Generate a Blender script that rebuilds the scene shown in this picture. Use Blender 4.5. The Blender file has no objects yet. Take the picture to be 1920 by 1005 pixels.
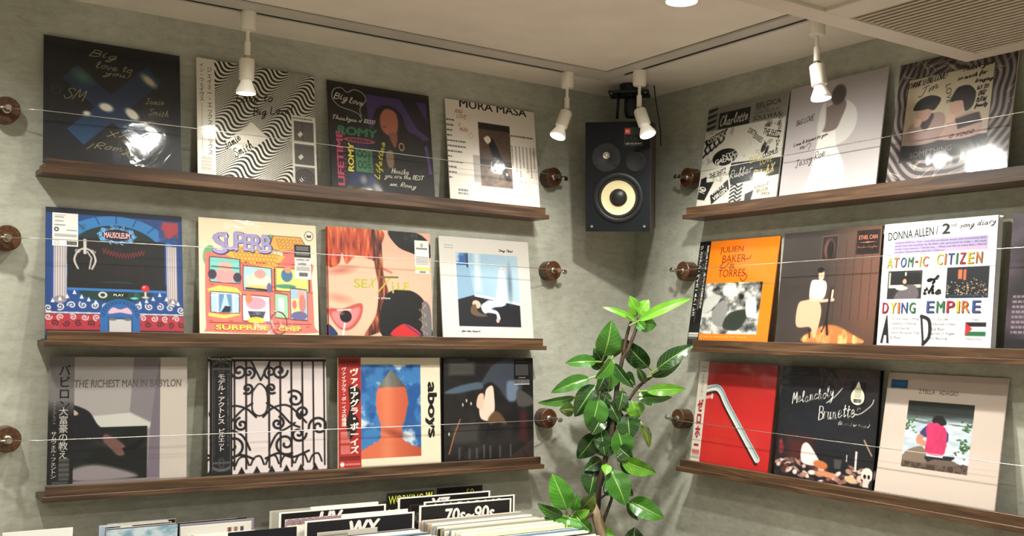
import bpy, bmesh, math, random
import numpy as np
from mathutils import Matrix, Vector
random.seed(7); rng = np.random.default_rng(5)
C = bpy.context.scene.collection
sc = bpy.context.scene
PI = math.pi

# ------------------------------------------------------------------ camera
CAM = Vector((-2.21243, -2.64183, -0.00297))
YAW, PIT, ROL, FPX = math.radians(33.44482), math.radians(2.34542), math.radians(1.17985), 1947.58
PPX, PPY = 967.4685, 539.2604
fw = Vector((math.sin(YAW)*math.cos(PIT), math.cos(YAW)*math.cos(PIT), math.sin(PIT)))
r0 = Vector((math.cos(YAW), -math.sin(YAW), 0)); u0 = r0.cross(fw)
RT = math.cos(ROL)*r0 + math.sin(ROL)*u0
UP = -math.sin(ROL)*r0 + math.cos(ROL)*u0
cd = bpy.data.cameras.new('camera'); cam = bpy.data.objects.new('camera', cd); C.objects.link(cam)
cam.matrix_world = Matrix(((RT.x, UP.x, -fw.x, CAM.x), (RT.y, UP.y, -fw.y, CAM.y), (RT.z, UP.z, -fw.z, CAM.z), (0, 0, 0, 1)))
cd.sensor_width = 36; cd.lens = FPX/1920*36; cd.clip_start = 0.02
cd.shift_x = -(PPX-960)/1920; cd.shift_y = (PPY-502.5)/1920
sc.camera = cam

# ------------------------------------------------------------------ exposure, world, lights
sc.view_settings.view_transform = 'Standard'; sc.view_settings.look = 'None'
sc.view_settings.exposure = 0.14; sc.view_settings.gamma = 1; sc.view_settings.use_curve_mapping = False
w = bpy.data.worlds.new('world'); sc.world = w; w.use_nodes = True
w.node_tree.nodes['Background'].inputs[0].default_value = (1, .86, .72, 1)
w.node_tree.nodes['Background'].inputs[1].default_value = 0.02
H = 0.764          # ceiling height above the lens
FLOOR = -1.62

def light(name, kind, loc, energy, col, parent=None, aim=None, **k):
    l = bpy.data.lights.new(name, kind); l.energy = energy; l.color = col
    for a, v in k.items(): setattr(l, a, v)
    o = bpy.data.objects.new(name, l); C.objects.link(o); o.location = loc
    if aim is not None:
        o.rotation_euler = (Vector(aim)-Vector(loc)).to_track_quat('-Z', 'Y').to_euler()
    if parent:
        o.parent = parent; o.matrix_parent_inverse = Matrix.Translation(parent.location).inverted()
    return o
WARM = (1, .985, .91); NEUT = (1, .99, .93)
# recessed ceiling downlights: x, y, energy, aim
DOWN = [(-2.12, -.50, 56, 150), (-1.45, -.58, 28, 150), (-.95, -1.0, 54, 166), (-.61, -.88, 112, 168), (-.55, -1.95, 27, 168)]

# ------------------------------------------------------------------ helpers
def lin(c):
    c = np.asarray(c, float)/255
    return np.where(c <= .04045, c/12.92, ((c+.055)/1.055)**2.4)
def L4(c): return (*[float(x) for x in lin(c)], 1)

def mat(name, col, rough=.5, metal=0, coat=0, spec=.5, emit=None, estr=0):
    m = bpy.data.materials.new(name); m.use_nodes = True
    b = m.node_tree.nodes['Principled BSDF']
    b.inputs['Base Color'].default_value = L4(col); b.inputs['Roughness'].default_value = rough
    b.inputs['Metallic'].default_value = metal; b.inputs['Coat Weight'].default_value = coat
    b.inputs['Coat Roughness'].default_value = .12; b.inputs['Specular IOR Level'].default_value = spec
    if emit: b.inputs['Emission Color'].default_value = L4(emit); b.inputs['Emission Strength'].default_value = estr
    return m
def nd(m, t, **k):
    n = m.node_tree.nodes.new(t)
    for a, v in k.items(): setattr(n, a, v)
    return n
def lk(m, a, b): m.node_tree.links.new(a, b)
def ramp(m, stops):
    n = nd(m, 'ShaderNodeValToRGB'); e = n.color_ramp.elements
    while len(e) < len(stops): e.new(.5)
    for el, (p, c) in zip(e, stops): el.position = p; el.color = L4(c)
    return n

def mesh_obj(name, verts, faces, m=None, parent=None, smooth=False, mw=None):
    me = bpy.data.meshes.new(name); me.from_pydata([tuple(v) for v in verts], [], faces); me.update()
    if smooth: me.polygons.foreach_set('use_smooth', [True]*len(me.polygons))
    o = bpy.data.objects.new(name, me); C.objects.link(o)
    if m is not None: me.materials.append(m)
    if parent: o.parent = parent
    if mw is not None: o.matrix_local = mw
    return o
def bm_obj(name, bm, m=None, parent=None, smooth=False, mw=None):
    me = bpy.data.meshes.new(name); bm.normal_update(); bm.to_mesh(me); bm.free()
    if smooth: me.polygons.foreach_set('use_smooth', [True]*len(me.polygons))
    o = bpy.data.objects.new(name, me); C.objects.link(o)
    if m is not None: me.materials.append(m)
    if parent: o.parent = parent
    if mw is not None: o.matrix_local = mw
    return o
def add_box(bm, lo, hi, bev=0, mi=0):
    lo = Vector(lo); hi = Vector(hi)
    r = bmesh.ops.create_cube(bm, size=1, matrix=Matrix.Translation((lo+hi)/2) @ Matrix.Diagonal((*(hi-lo), 1)))
    if bev:
        es = list({e for v in r['verts'] for e in v.link_edges})
        bmesh.ops.bevel(bm, geom=es, offset=bev, segments=2, affect='EDGES', profile=.6)
def box(name, lo, hi, m, parent=None, bev=0, mw=None):
    bm = bmesh.new(); add_box(bm, lo, hi, bev); return bm_obj(name, bm, m, parent, False, mw)
def add_lathe(bm, prof, seg=40, mw=Matrix.Identity(4), a0=0):
    """profile of (radius, z) pairs spun around z"""
    rings = []
    for r, z in prof:
        if r < 1e-6: rings.append([bm.verts.new(mw @ Vector((0, 0, z)))])
        else: rings.append([bm.verts.new(mw @ Vector((r*math.cos(2*PI*k/seg), r*math.sin(2*PI*k/seg), z))) for k in range(seg)])
    for a, b in zip(rings, rings[1:]):
        if len(a) == 1 and len(b) == 1: continue
        for k in range(seg):
            j = (k+1) % seg
            if len(a) == 1: f = (a[0], b[j], b[k])
            elif len(b) == 1: f = (a[k], a[j], b[0])
            else: f = (a[k], a[j], b[j], b[k])
            try: bm.faces.new(f)
            except ValueError: pass
def lathe(name, prof, m, parent=None, seg=40, mw=None, smooth=True):
    bm = bmesh.new(); add_lathe(bm, prof, seg); bmesh.ops.recalc_face_normals(bm, faces=bm.faces)
    o = bm_obj(name, bm, m, parent, smooth, mw)
    if smooth:
        try: o.data.set_sharp_from_angle(angle=.7)
        except Exception: pass
    return o
def add_tube(bm, pts, rad, seg=8):
    pts = [Vector(p) for p in pts]; n = len(pts); rings = []
    rs = rad if isinstance(rad, (list, tuple)) else [rad]*n
    ref = Vector((0, 0, 1))
    for i, p in enumerate(pts):
        t = (pts[min(i+1, n-1)]-pts[max(i-1, 0)]).normalized()
        s = t.cross(ref)
        if s.length < 1e-3: s = t.cross(Vector((1, 0, 0)))
        s.normalize(); q = t.cross(s)
        rings.append([bm.verts.new(p+rs[i]*(math.cos(2*PI*k/seg)*s+math.sin(2*PI*k/seg)*q)) for k in range(seg)])
    for a, b in zip(rings, rings[1:]):
        for k in range(seg): bm.faces.new((a[k], a[(k+1) % seg], b[(k+1) % seg], b[k]))
    bm.faces.new(rings[0][::-1]); bm.faces.new(rings[-1])
def tube(name, pts, rad, m, parent=None, seg=8):
    bm = bmesh.new(); add_tube(bm, pts, rad, seg); bmesh.ops.recalc_face_normals(bm, faces=bm.faces)
    return bm_obj(name, bm, m, parent, True)
def tag(o, label, cat, group=None):
    o['label'] = label; o['category'] = cat
    if group: o['group'] = group
    return o
def thing(name, label, cat, mw=None, group=None):
    o = bpy.data.objects.new(name, None); C.objects.link(o); o.empty_display_size = .03
    if mw is not None: o.matrix_world = mw
    return tag(o, label, cat, group)
def struct(o): o['kind'] = 'structure'; return o
def ray(u, v): return (u-PPX)/FPX*RT-(v-PPY)/FPX*UP+fw
def at(u, v, dep): return CAM+ray(u, v)*dep          # a point at a given distance along the view axis
def zdir(d):                                          # rotation taking +z to d
    return Vector((0, 0, 1)).rotation_difference(Vector(d).normalized()).to_matrix().to_4x4()

# ------------------------------------------------------------------ materials
def wood(name, c0, c1, scale=1, rough=.45, axis=0):
    m = mat(name, c0, rough); b = m.node_tree.nodes['Principled BSDF']
    tc = nd(m, 'ShaderNodeTexCoord'); mp = nd(m, 'ShaderNodeMapping')
    s = [60, 60, 60]; s[axis] = 3.2
    mp.inputs['Scale'].default_value = [x*scale for x in s]
    n1 = nd(m, 'ShaderNodeTexNoise'); n1.inputs['Scale'].default_value = 1; n1.inputs['Detail'].default_value = 6; n1.inputs['Distortion'].default_value = 1.2
    lk(m, tc.outputs['Object'], mp.inputs['Vector']); lk(m, mp.outputs['Vector'], n1.inputs['Vector'])
    r = ramp(m, [(.30, c0), (.52, [(a+b_)/2 for a, b_ in zip(c0, c1)]), (.72, c1)])
    lk(m, n1.outputs['Fac'], r.inputs['Fac']); lk(m, r.outputs['Color'], b.inputs['Base Color'])
    bp = nd(m, 'ShaderNodeBump'); bp.inputs['Strength'].default_value = .15; bp.inputs['Distance'].default_value = .001
    lk(m, n1.outputs['Fac'], bp.inputs['Height']); lk(m, bp.outputs['Normal'], b.inputs['Normal'])
    return m
M_ledgeL = wood('walnut_ledge_along_x', (44, 29, 19), (104, 76, 50), 1, .4, 0)
M_ledgeR = wood('walnut_ledge_along_y', (44, 29, 19), (104, 76, 50), 1, .4, 1)
M_peg = wood('walnut_peg', (44, 26, 16), (106, 66, 36), 1.6, .35, 2)

def concrete():
    m = mat('plaster_concrete', (160, 158, 146), .8); b = m.node_tree.nodes['Principled BSDF']
    tc = nd(m, 'ShaderNodeTexCoord')
    n1 = nd(m, 'ShaderNodeTexNoise'); n1.inputs['Scale'].default_value = 3.2; n1.inputs['Detail'].default_value = 8; n1.inputs['Roughness'].default_value = .65
    mp = nd(m, 'ShaderNodeMapping'); mp.inputs['Scale'].default_value = (14, 14, 34)
    n2 = nd(m, 'ShaderNodeTexNoise'); n2.inputs['Scale'].default_value = 1.6; n2.inputs['Detail'].default_value = 10; n2.inputs['Roughness'].default_value = .75
    lk(m, tc.outputs['Object'], n1.inputs['Vector']); lk(m, tc.outputs['Object'], mp.inputs['Vector']); lk(m, mp.outputs['Vector'], n2.inputs['Vector'])
    r1 = ramp(m, [(.3, (163, 163, 151)), (.5, (179, 180, 168)), (.72, (194, 196, 184))])
    lk(m, n1.outputs['Fac'], r1.inputs['Fac'])
    r2 = ramp(m, [(.3, (196, 194, 188)), (.55, (235, 234, 230)), (.75, (255, 255, 252))])
    lk(m, n2.outputs['Fac'], r2.inputs['Fac'])
    mx = nd(m, 'ShaderNodeMix', data_type='RGBA', blend_type='MULTIPLY'); mx.inputs[0].default_value = .8
    lk(m, r1.outputs['Color'], mx.inputs[6]); lk(m, r2.outputs['Color'], mx.inputs[7])
    lk(m, mx.outputs[2], b.inputs['Base Color'])
    bp = nd(m, 'ShaderNodeBump'); bp.inputs['Strength'].default_value = .12; bp.inputs['Distance'].default_value = .002
    lk(m, n2.outputs['Fac'], bp.inputs['Height']); lk(m, bp.outputs['Normal'], b.inputs['Normal'])
    return m
M_wall = concrete()
def painted(name, c, rough=.75):
    m = mat(name, c, rough); b = m.node_tree.nodes['Principled BSDF']
    tc = nd(m, 'ShaderNodeTexCoord'); n = nd(m, 'ShaderNodeTexNoise'); n.inputs['Scale'].default_value = 9; n.inputs['Detail'].default_value = 5
    lk(m, tc.outputs['Object'], n.inputs['Vector'])
    r = ramp(m, [(.3, [x*.96 for x in c]), (.7, c)]); lk(m, n.outputs['Fac'], r.inputs['Fac']); lk(m, r.outputs['Color'], b.inputs['Base Color'])
    return m
M_ceil = painted('ceiling_paint', (222, 213, 200))
M_track = painted('track_white', (190, 184, 174), .5)
M_lampw = painted('lamp_white', (226, 220, 206), .4)
M_black = mat('black_plastic', (12, 12, 14), .5)
M_dark = mat('slot_black', (8, 8, 9), .7)
M_chrome = mat('brushed_steel', (190, 182, 170), .3, 1)
M_floor = wood('oak_floor', (150, 139, 125), (176, 165, 152), .25, .5, 0)
M_vent = painted('vent_panel', (205, 194, 180), .5)
M_slat = painted('vent_slat', (186, 172, 156), .45)
M_card = mat('divider_black', (33, 31, 30), .4, coat=.3)
M_white = mat('paper_white', (228, 224, 214), .55)

def attr_mat(name, rough=.42, coat=0.0, crough=.1):
    m = mat(name, (255, 255, 255), rough, coat=coat); b = m.node_tree.nodes['Principled BSDF']
    b.inputs['Coat Roughness'].default_value = crough; b.inputs['Specular IOR Level'].default_value = .3
    a = nd(m, 'ShaderNodeAttribute'); a.attribute_name = 'Col'
    lk(m, a.outputs['Color'], b.inputs['Base Color'])
    if coat > .3:       # shrink wrap: slightly rippled clear coat
        tc = nd(m, 'ShaderNodeTexCoord'); n = nd(m, 'ShaderNodeTexNoise'); n.inputs['Scale'].default_value = 9; n.inputs['Detail'].default_value = 3; n.inputs['Distortion'].default_value = 1.5
        lk(m, tc.outputs['Object'], n.inputs['Vector'])
        bp = nd(m, 'ShaderNodeBump'); bp.inputs['Strength'].default_value = .22; bp.inputs['Distance'].default_value = .01
        lk(m, n.outputs['Fac'], bp.inputs['Height']); lk(m, bp.outputs['Normal'], b.inputs['Coat Normal'])
    return m
M_print = attr_mat('printed_paper', .5, .0)
M_wrap = attr_mat('printed_shrink_wrapped', .5, .35, .08)

def plastic():
    m = bpy.data.materials.new('clear_plastic_sleeve'); m.use_nodes = True; nt = m.node_tree; nt.nodes.clear()
    out = nd(m, 'ShaderNodeOutputMaterial'); mx = nd(m, 'ShaderNodeMixShader'); tr = nd(m, 'ShaderNodeBsdfTransparent')
    gl = nd(m, 'ShaderNodeBsdfGlossy'); gl.inputs['Roughness'].default_value = .1; gl.inputs['Color'].default_value = (.9, .9, .9, 1)
    tr.inputs['Color'].default_value = (.97, .97, .96, 1)
    fr = nd(m, 'ShaderNodeLayerWeight'); pw = nd(m, 'ShaderNodeMath', operation='POWER'); pw.inputs[1].default_value = 5
    sc_ = nd(m, 'ShaderNodeMath', operation='MULTIPLY_ADD'); sc_.inputs[1].default_value = .7; sc_.inputs[2].default_value = .022
    lk(m, fr.outputs['Facing'], pw.inputs[0]); lk(m, pw.outputs[0], sc_.inputs[0])
    tc = nd(m, 'ShaderNodeTexCoord'); n = nd(m, 'ShaderNodeTexNoise'); n.inputs['Scale'].default_value = 7; n.inputs['Detail'].default_value = 2; n.inputs['Distortion'].default_value = 2.5
    bp = nd(m, 'ShaderNodeBump'); bp.inputs['Strength'].default_value = .08; bp.inputs['Distance'].default_value = .012
    lk(m, tc.outputs['Object'], n.inputs['Vector']); lk(m, n.outputs['Fac'], bp.inputs['Height'])
    lk(m, bp.outputs['Normal'], gl.inputs['Normal'])
    lk(m, sc_.outputs[0], mx.inputs['Fac']); lk(m, tr.outputs[0], mx.inputs[1]); lk(m, gl.outputs[0], mx.inputs[2])
    lk(m, mx.outputs[0], out.inputs['Surface'])
    return m
M_plastic = plastic()

# ------------------------------------------------------------------ print engine: inks on a fine vertex grid plus lettering
def fbm(n, sx, sy, octv=4):
    out = np.zeros((n, n)); amp = 1; tot = 0
    for o in range(octv):
        gx, gy = int(sx*2**o)+2, int(sy*2**o)+2
        g = rng.random((gy+1, gx+1))
        x = np.linspace(0, gx-1e-3, n); y = np.linspace(0, gy-1e-3, n)
        xi, yi = x.astype(int), y.astype(int); fx, fy = x-xi, y-yi
        fx, fy = fx*fx*(3-2*fx), fy*fy*(3-2*fy)
        a = g[yi][:, xi]*(1-fx)+g[yi][:, xi+1]*fx; b = g[yi+1][:, xi]*(1-fx)+g[yi+1][:, xi+1]*fx
        out += amp*(a*(1-fy)[:, None]+b*fy[:, None]); tot += amp; amp *= .55
    return out/tot

PEN = dict(a='7,8 4,10 1,6 1,2 4,0 7,5 7,10 7,3 8,0 10,2', b='0,3 3,12 4,20 2,19 2,5 2,1 5,0 7,4 5,8 2,5', c='8,8 5,10 1,6 1,2 4,0 8,2', d='7,8 4,10 1,6 1,2 4,0 7,6 8,20 7,5 8,0 10,2',
 e='1,4 6,6 6,9 3,10 1,6 1,2 4,0 9,3', f='0,4 5,12 6,19 4,20 3,14 3,-8 4,-9 5,-3 3,4/0,7 7,8', g='7,8 4,10 1,6 1,2 4,1 7,6 7,10 6,-6 3,-10 1,-7 9,2', h='0,3 4,15 3,20 2,16 2,0 3,7 6,10 7,6 7,1 9,0 10,2',
 i='1,8 2,10 2,3 3,0 5,2/2,14 3,15', j='3,10 2,-6 0,-9 -1,-6/3,14 4,15', k='2,20 2,0/8,10 2,4 8,0', l='0,3 4,15 3,20 1,16 2,3 4,0 6,2', m='1,10 1,0 2,7 4,10 5,7 5,0 6,7 8,10 9,7 9,1 11,0 12,2', n='1,10 1,0 2,7 5,10 6,7 6,1 8,0 9,2',
 o='5,10 1,7 1,2 4,0 7,3 7,8 4,10 8,9', p='2,10 1,-9/1,5 3,10 7,8 7,3 4,0 1,2', r='1,10 1,0 2,7 4,10 7,9', s='7,9 4,10 2,7 5,5 6,2 3,0 0,1', t='3,16 2,4 3,0 6,2/0,10 6,11', u='1,10 1,3 3,0 6,4 6,10 6,3 8,0 9,2', v='0,10 3,0 7,10', w='0,10 2,0 5,8 7,0 10,10',
 x='0,10 7,0/7,10 0,0', y='1,10 1,5 4,3 7,10 6,-4 3,-10 0,-8 8,1', z='0,10 7,10 0,0 7,0', A='0,0 5,20 10,0/2,7 9,7', B='1,0 1,20/1,20 8,18 8,12 1,11 9,9 9,2 1,0', C='9,17 5,20 1,14 1,5 5,0 9,3', D='1,0 1,20 8,17 10,10 7,2 1,0', E='9,20 1,20 1,0 9,0/1,10 7,10',
 G='9,16 5,20 1,14 1,5 5,0 9,4 9,9 5,9', H='1,20 1,0/9,20 9,0/1,10 9,10', I='2,20 2,0', J='2,20 10,20/7,20 6,3 3,0 0,4', K='1,20 1,0/9,20 1,9 9,0', L='1,20 1,0 9,1', M='0,0 2,20 6,6 10,20 12,0', N='1,0 1,20 9,0 9,20', O='5,20 0,14 0,5 5,0 10,6 9,15 5,20',
 P='1,0 1,20 8,18 8,11 1,10', R='1,0 1,20 8,19 8,12 1,10 9,0', S='9,17 5,20 1,16 8,8 7,2 3,0 0,4', T='0,20 11,20/5,20 5,0', U='1,20 1,4 5,0 9,4 9,20', V='0,20 5,0 10,20', X='0,20 9,0/9,20 0,0')
PEN.update({'!': '2,20 2,6/2,1 2,0', '&': '9,0 2,14 4,19 6,15 0,5 3,0 9,8', '(': '4,22 1,12 4,-2', ')': '0,22 3,12 0,-2', '-': '1,9 7,9', '.': '1,1 2,0', '1': '2,17 4,20 4,0', '0': '4,20 0,14 1,4 4,0 7,6 7,15 4,20', "'": '2,20 1,16'})

class Art:
    def __init__(s, bg, n=208):
        s.n = n; k = (np.arange(n)/(n-1)); s.u, s.v = np.meshgrid(k, k)
        s.img = np.zeros((n, n, 3)); s.img[:] = bg; s.txt = []
    def mix(s, a, c):
        a = np.clip(a, 0, 1)[..., None]; s.img = s.img*(1-a)+np.asarray(c, float)*a; return s
    def cov(s, sd, soft): return np.clip(.5-sd/max(soft, 1/s.n), 0, 1)
    def sd_poly(s, pts):
        u, v = s.u, s.v; d = np.full(u.shape, 9.); ins = np.zeros(u.shape, bool); n = len(pts)
        for i in range(n):
            x0, y0 = pts[i]; x1, y1 = pts[(i+1) % n]; ex, ey = x1-x0, y1-y0
            t = np.clip(((u-x0)*ex+(v-y0)*ey)/(ex*ex+ey*ey+1e-12), 0, 1)
            d = np.minimum(d, (u-x0-t*ex)**2+(v-y0-t*ey)**2)
            if abs(ey) > 1e-12: ins ^= ((y0 > v) != (y1 > v)) & (u < x0+(v-y0)/ey*ex)
        d = np.sqrt(d); return np.where(ins, -d, d)
    def poly(s, pts, c, soft=0, a=1): return s.mix(a*s.cov(s.sd_poly(pts), soft), c)
    def rect(s, x0, y0, x1, y1, c, soft=0, a=1):
        sd = np.maximum(np.abs(s.u-(x0+x1)/2)-(x1-x0)/2, np.abs(s.v-(y0+y1)/2)-(y1-y0)/2)
        return s.mix(a*s.cov(sd, soft), c)
    def ell(s, cx, cy, rx, ry, c, rot=0, soft=0, a=1):
        ca, sa = math.cos(math.radians(rot)), math.sin(math.radians(rot))
        x = (s.u-cx)*ca+(s.v-cy)*sa; y = -(s.u-cx)*sa+(s.v-cy)*ca
        r = np.sqrt((x/rx)**2+(y/ry)**2); return s.mix(a*s.cov((r-1)*min(rx, ry), soft), c)
    def ring(s, cx, cy, rx, ry, w, c):
        r = np.sqrt(((s.u-cx)/rx)**2+((s.v-cy)/ry)**2); return s.mix(s.cov(np.abs(r-1)*min(rx, ry)-w/2, 0), c)
    def line(s, pts, w, c, soft=0, a=1, closed=False):
        d = np.full(s.u.shape, 9.)
        if closed: pts = list(pts)+[pts[0]]
        for (x0, y0), (x1, y1) in zip(pts, pts[1:]):
            ex, ey = x1-x0, y1-y0; t = np.clip(((s.u-x0)*ex+(s.v-y0)*ey)/(ex*ex+ey*ey+1e-12), 0, 1)
            d = np.minimum(d, (s.u-x0-t*ex)**2+(s.v-y0-t*ey)**2)
        return s.mix(a*s.cov(np.sqrt(d)-w/2, soft), c)
    def curve(s, pts, w, c, soft=0, a=1, closed=False, k=8):
        P = [np.array(p, float) for p in pts]; n = len(P); out = []
        for i in range(n if closed else n-1):
            p0, p1, p2, p3 = (P[(i-1) % n] if closed or i else P[0]), P[i], P[(i+1) % n], (P[(i+2) % n] if closed or i+2 < n else P[-1])
            for t in np.arange(k)/k:
                out.append(tuple(.5*(2*p1+(p2-p0)*t+(2*p0-5*p1+4*p2-p3)*t*t+(3*p1-p0-3*p2+p3)*t**3)))
        if not closed: out.append(tuple(P[-1]))
        s._c = out
        return s.line(out, w, c, soft, a, closed) if w else s.poly(out, c, soft, a)
    def blob(s, pts, c, soft=0, a=1): return s.curve(pts, 0, c, soft, a, True)
    def spiral(s, cx, cy, r, turns, a0, w, c, sgn=1):
        n = 26; return s.line([(cx+r*(1-k/n*.85)*math.cos(a0+sgn*turns*2*PI*k/n), cy+r*(1-k/n*.85)*math.sin(a0+sgn*turns*2*PI*k/n)) for k in range(n+1)], w, c)
    def noise(s, c, sx, sy, lo=.4, hi=.7, box=None, a=1):
        f = np.clip((fbm(s.n, sx, sy)-lo)/(hi-lo), 0, 1)
        if box: f = f*s.cov(np.maximum(np.abs(s.u-(box[0]+box[2])/2)-(box[2]-box[0])/2, np.abs(s.v-(box[1]+box[3])/2)-(box[3]-box[1])/2), 0)
        return s.mix(f*a, c)
    def sub(s, x0, y0, x1, y1, art):      # paste another print
        m = s.cov(np.maximum(np.abs(s.u-(x0+x1)/2)-(x1-x0)/2, np.abs(s.v-(y0+y1)/2)-(y1-y0)/2), 0)
        k = art.n-1; iu = np.clip((s.u-x0)/(x1-x0)*k, 0, k).round().astype(int); iv = np.clip((s.v-y0)/(y1-y0)*k, 0, k).round().astype(int)
        s.img = s.img*(1-m[..., None])+art.img[iv, iu]*m[..., None]; return s
    def t(s, body, cx, cy, w, h, c, rot=0, shear=0, bold=0, al='CENTER', ls=1, jit=0):
        s.txt.append((body, cx, cy, w, h, c, rot, shear, bold, al, ls, jit)); return s
    def hand(s, body, cx, cy, w, h, c, rot=0, bold=-.012):
        """pen strokes: every letter is a smooth line of its own"""
        X = 0; lines = []
        for k, ch in enumerate(body):
            g = PEN.get(ch)
            if g is None: X += 6; continue
            mx = 0
            for st in g.split('/'):
                P = [np.array([float(v) for v in q.split(',')]) for q in st.split()]; mx = max(mx, max(p[0] for p in P))
                if len(P) == 2: L_ = P
                else:
                    L_ = []
                    for i in range(len(P)-1):
                        p0, p1, p2, p3 = P[max(i-1, 0)], P[i], P[i+1], P[min(i+2, len(P)-1)]
                        for t in (0, .25, .5, .75): L_.append(.5*(2*p1+(p2-p0)*t+(2*p0-5*p1+4*p2-p3)*t*t+(3*p1-p0-3*p2+p3)*t**3))
                    L_.append(P[-1])
                L_ = np.array(L_); y = L_[:, 1]+1.2*math.sin(k*1.7); lines.append(np.stack([X+L_[:, 0]+.28*y, y], 1))
            X += mx+2.2
        A = np.concatenate(lines); lo, hi = A.min(0), A.max(0); sc_ = np.array([w, h])/np.maximum(hi-lo, 1); a = math.radians(rot)
        R = np.array([[math.cos(a), -math.sin(a)], [math.sin(a), math.cos(a)]]); wd = (.0058+max(bold, 0)*.32)/2; V = []; T = []
        for l in lines:
            q = ((l-(lo+hi)/2)*sc_)@R.T
            for p, r in zip(q, q[1:]):
                d = r-p; n = math.hypot(*d)
                if n < 1e-6: continue
                d = d/n; m = np.array([-d[1], d[0]])*wd; e = d*wd*.6; k = len(V)
                V += [p-e+m, p-e-m, r+e-m, r+e+m]; T += [(k, k+1, k+2), (k, k+2, k+3)]
        V = np.array(V); s.txt.append((np.stack([cx+V[:, 0], cy-V[:, 1]], 1), np.array(T), c)); return s
    def vert(s, body, cx, cy, w, h, c, bold=0, ls=.95): return s.t('\n'.join(body), cx, cy, w, h, c, 0, 0, bold, 'CENTER', ls)
    def small(s, x0, y0, x1, y1, rows, c, fill=.55, a=.8):     # rows of unreadably small print
        for i in range(rows):
            y = y0+(y1-y0)*(i+.5)/rows; hh = (y1-y0)/rows*fill/2; x = x0
            while x < x1:
                wd = random.uniform(.012, .035); e = min(x+wd, x1); s.rect(x, y-hh, e, y+hh, c, 0, a); x = e+.007
        return s
    def barcode(s, x0, y0, x1, y1):
        s.rect(x0, y0, x1, y1, (238, 238, 232)); x = x0+.004
        while x < x1-.006: wd = random.choice([.004, .006, .009]); s.rect(x, y0, x+wd, y1-(y1-y0)*.15, (22, 22, 22)); x += wd+random.choice([.004, .006])
        return s

def text_geo(body, shear, bold, al, ls, jit):
    if bold > 0:           # heavy lettering: overlaid strokes, so that counters stay open
        co, tr = text_geo(body, shear, 0, al, ls, jit); s_ = bold*.85; n = len(co)
        sh = [(0, 0), (s_, 0), (-s_, 0), (0, s_*.7), (0, -s_*.7)]
        return np.concatenate([co+[dx, dy, 4e-6*k] for k, (dx, dy) in enumerate(sh)]), np.concatenate([tr+n*k for k in range(5)])
    cu = bpy.data.curves.new('lettering', 'FONT'); cu.body = body; cu.align_x = al; cu.offset = bold; cu.shear = shear
    cu.space_line = ls; cu.resolution_u = 3; cu.fill_mode = 'FRONT'; cu.dimensions = '2D'
    o = bpy.data.objects.new('lettering', cu); C.objects.link(o)
    dg = bpy.context.evaluated_depsgraph_get(); dg.update()
    me = bpy.data.meshes.new_from_object(o.evaluated_get(dg))
    n = len(me.vertices); co = np.empty(n*3); me.vertices.foreach_get('co', co); co = co.reshape(-1, 3)
    me.calc_loop_triangles(); tri = np.empty(len(me.loop_triangles)*3, int); me.loop_triangles.foreach_get('vertices', tri)
    bpy.data.objects.remove(o); bpy.data.curves.remove(cu); bpy.data.meshes.remove(me)
    if n and jit:          # a wandering baseline for handwriting
        co[:, 1] += jit*np.sin(co[:, 0]*3.1+n)+jit*.6*np.sin(co[:, 0]*7.3)
    return co, tri.reshape(-1, 3)

def ink_tone(c):          # printing inks: full-strength darks
    c = np.clip(np.asarray(c, float), 0, 255); l = .45*(c*[.3, .59, .11]).sum(-1, keepdims=True)+.55*c.max(-1, keepdims=True); return c*np.maximum(l/255, 1e-4)**.28

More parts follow.
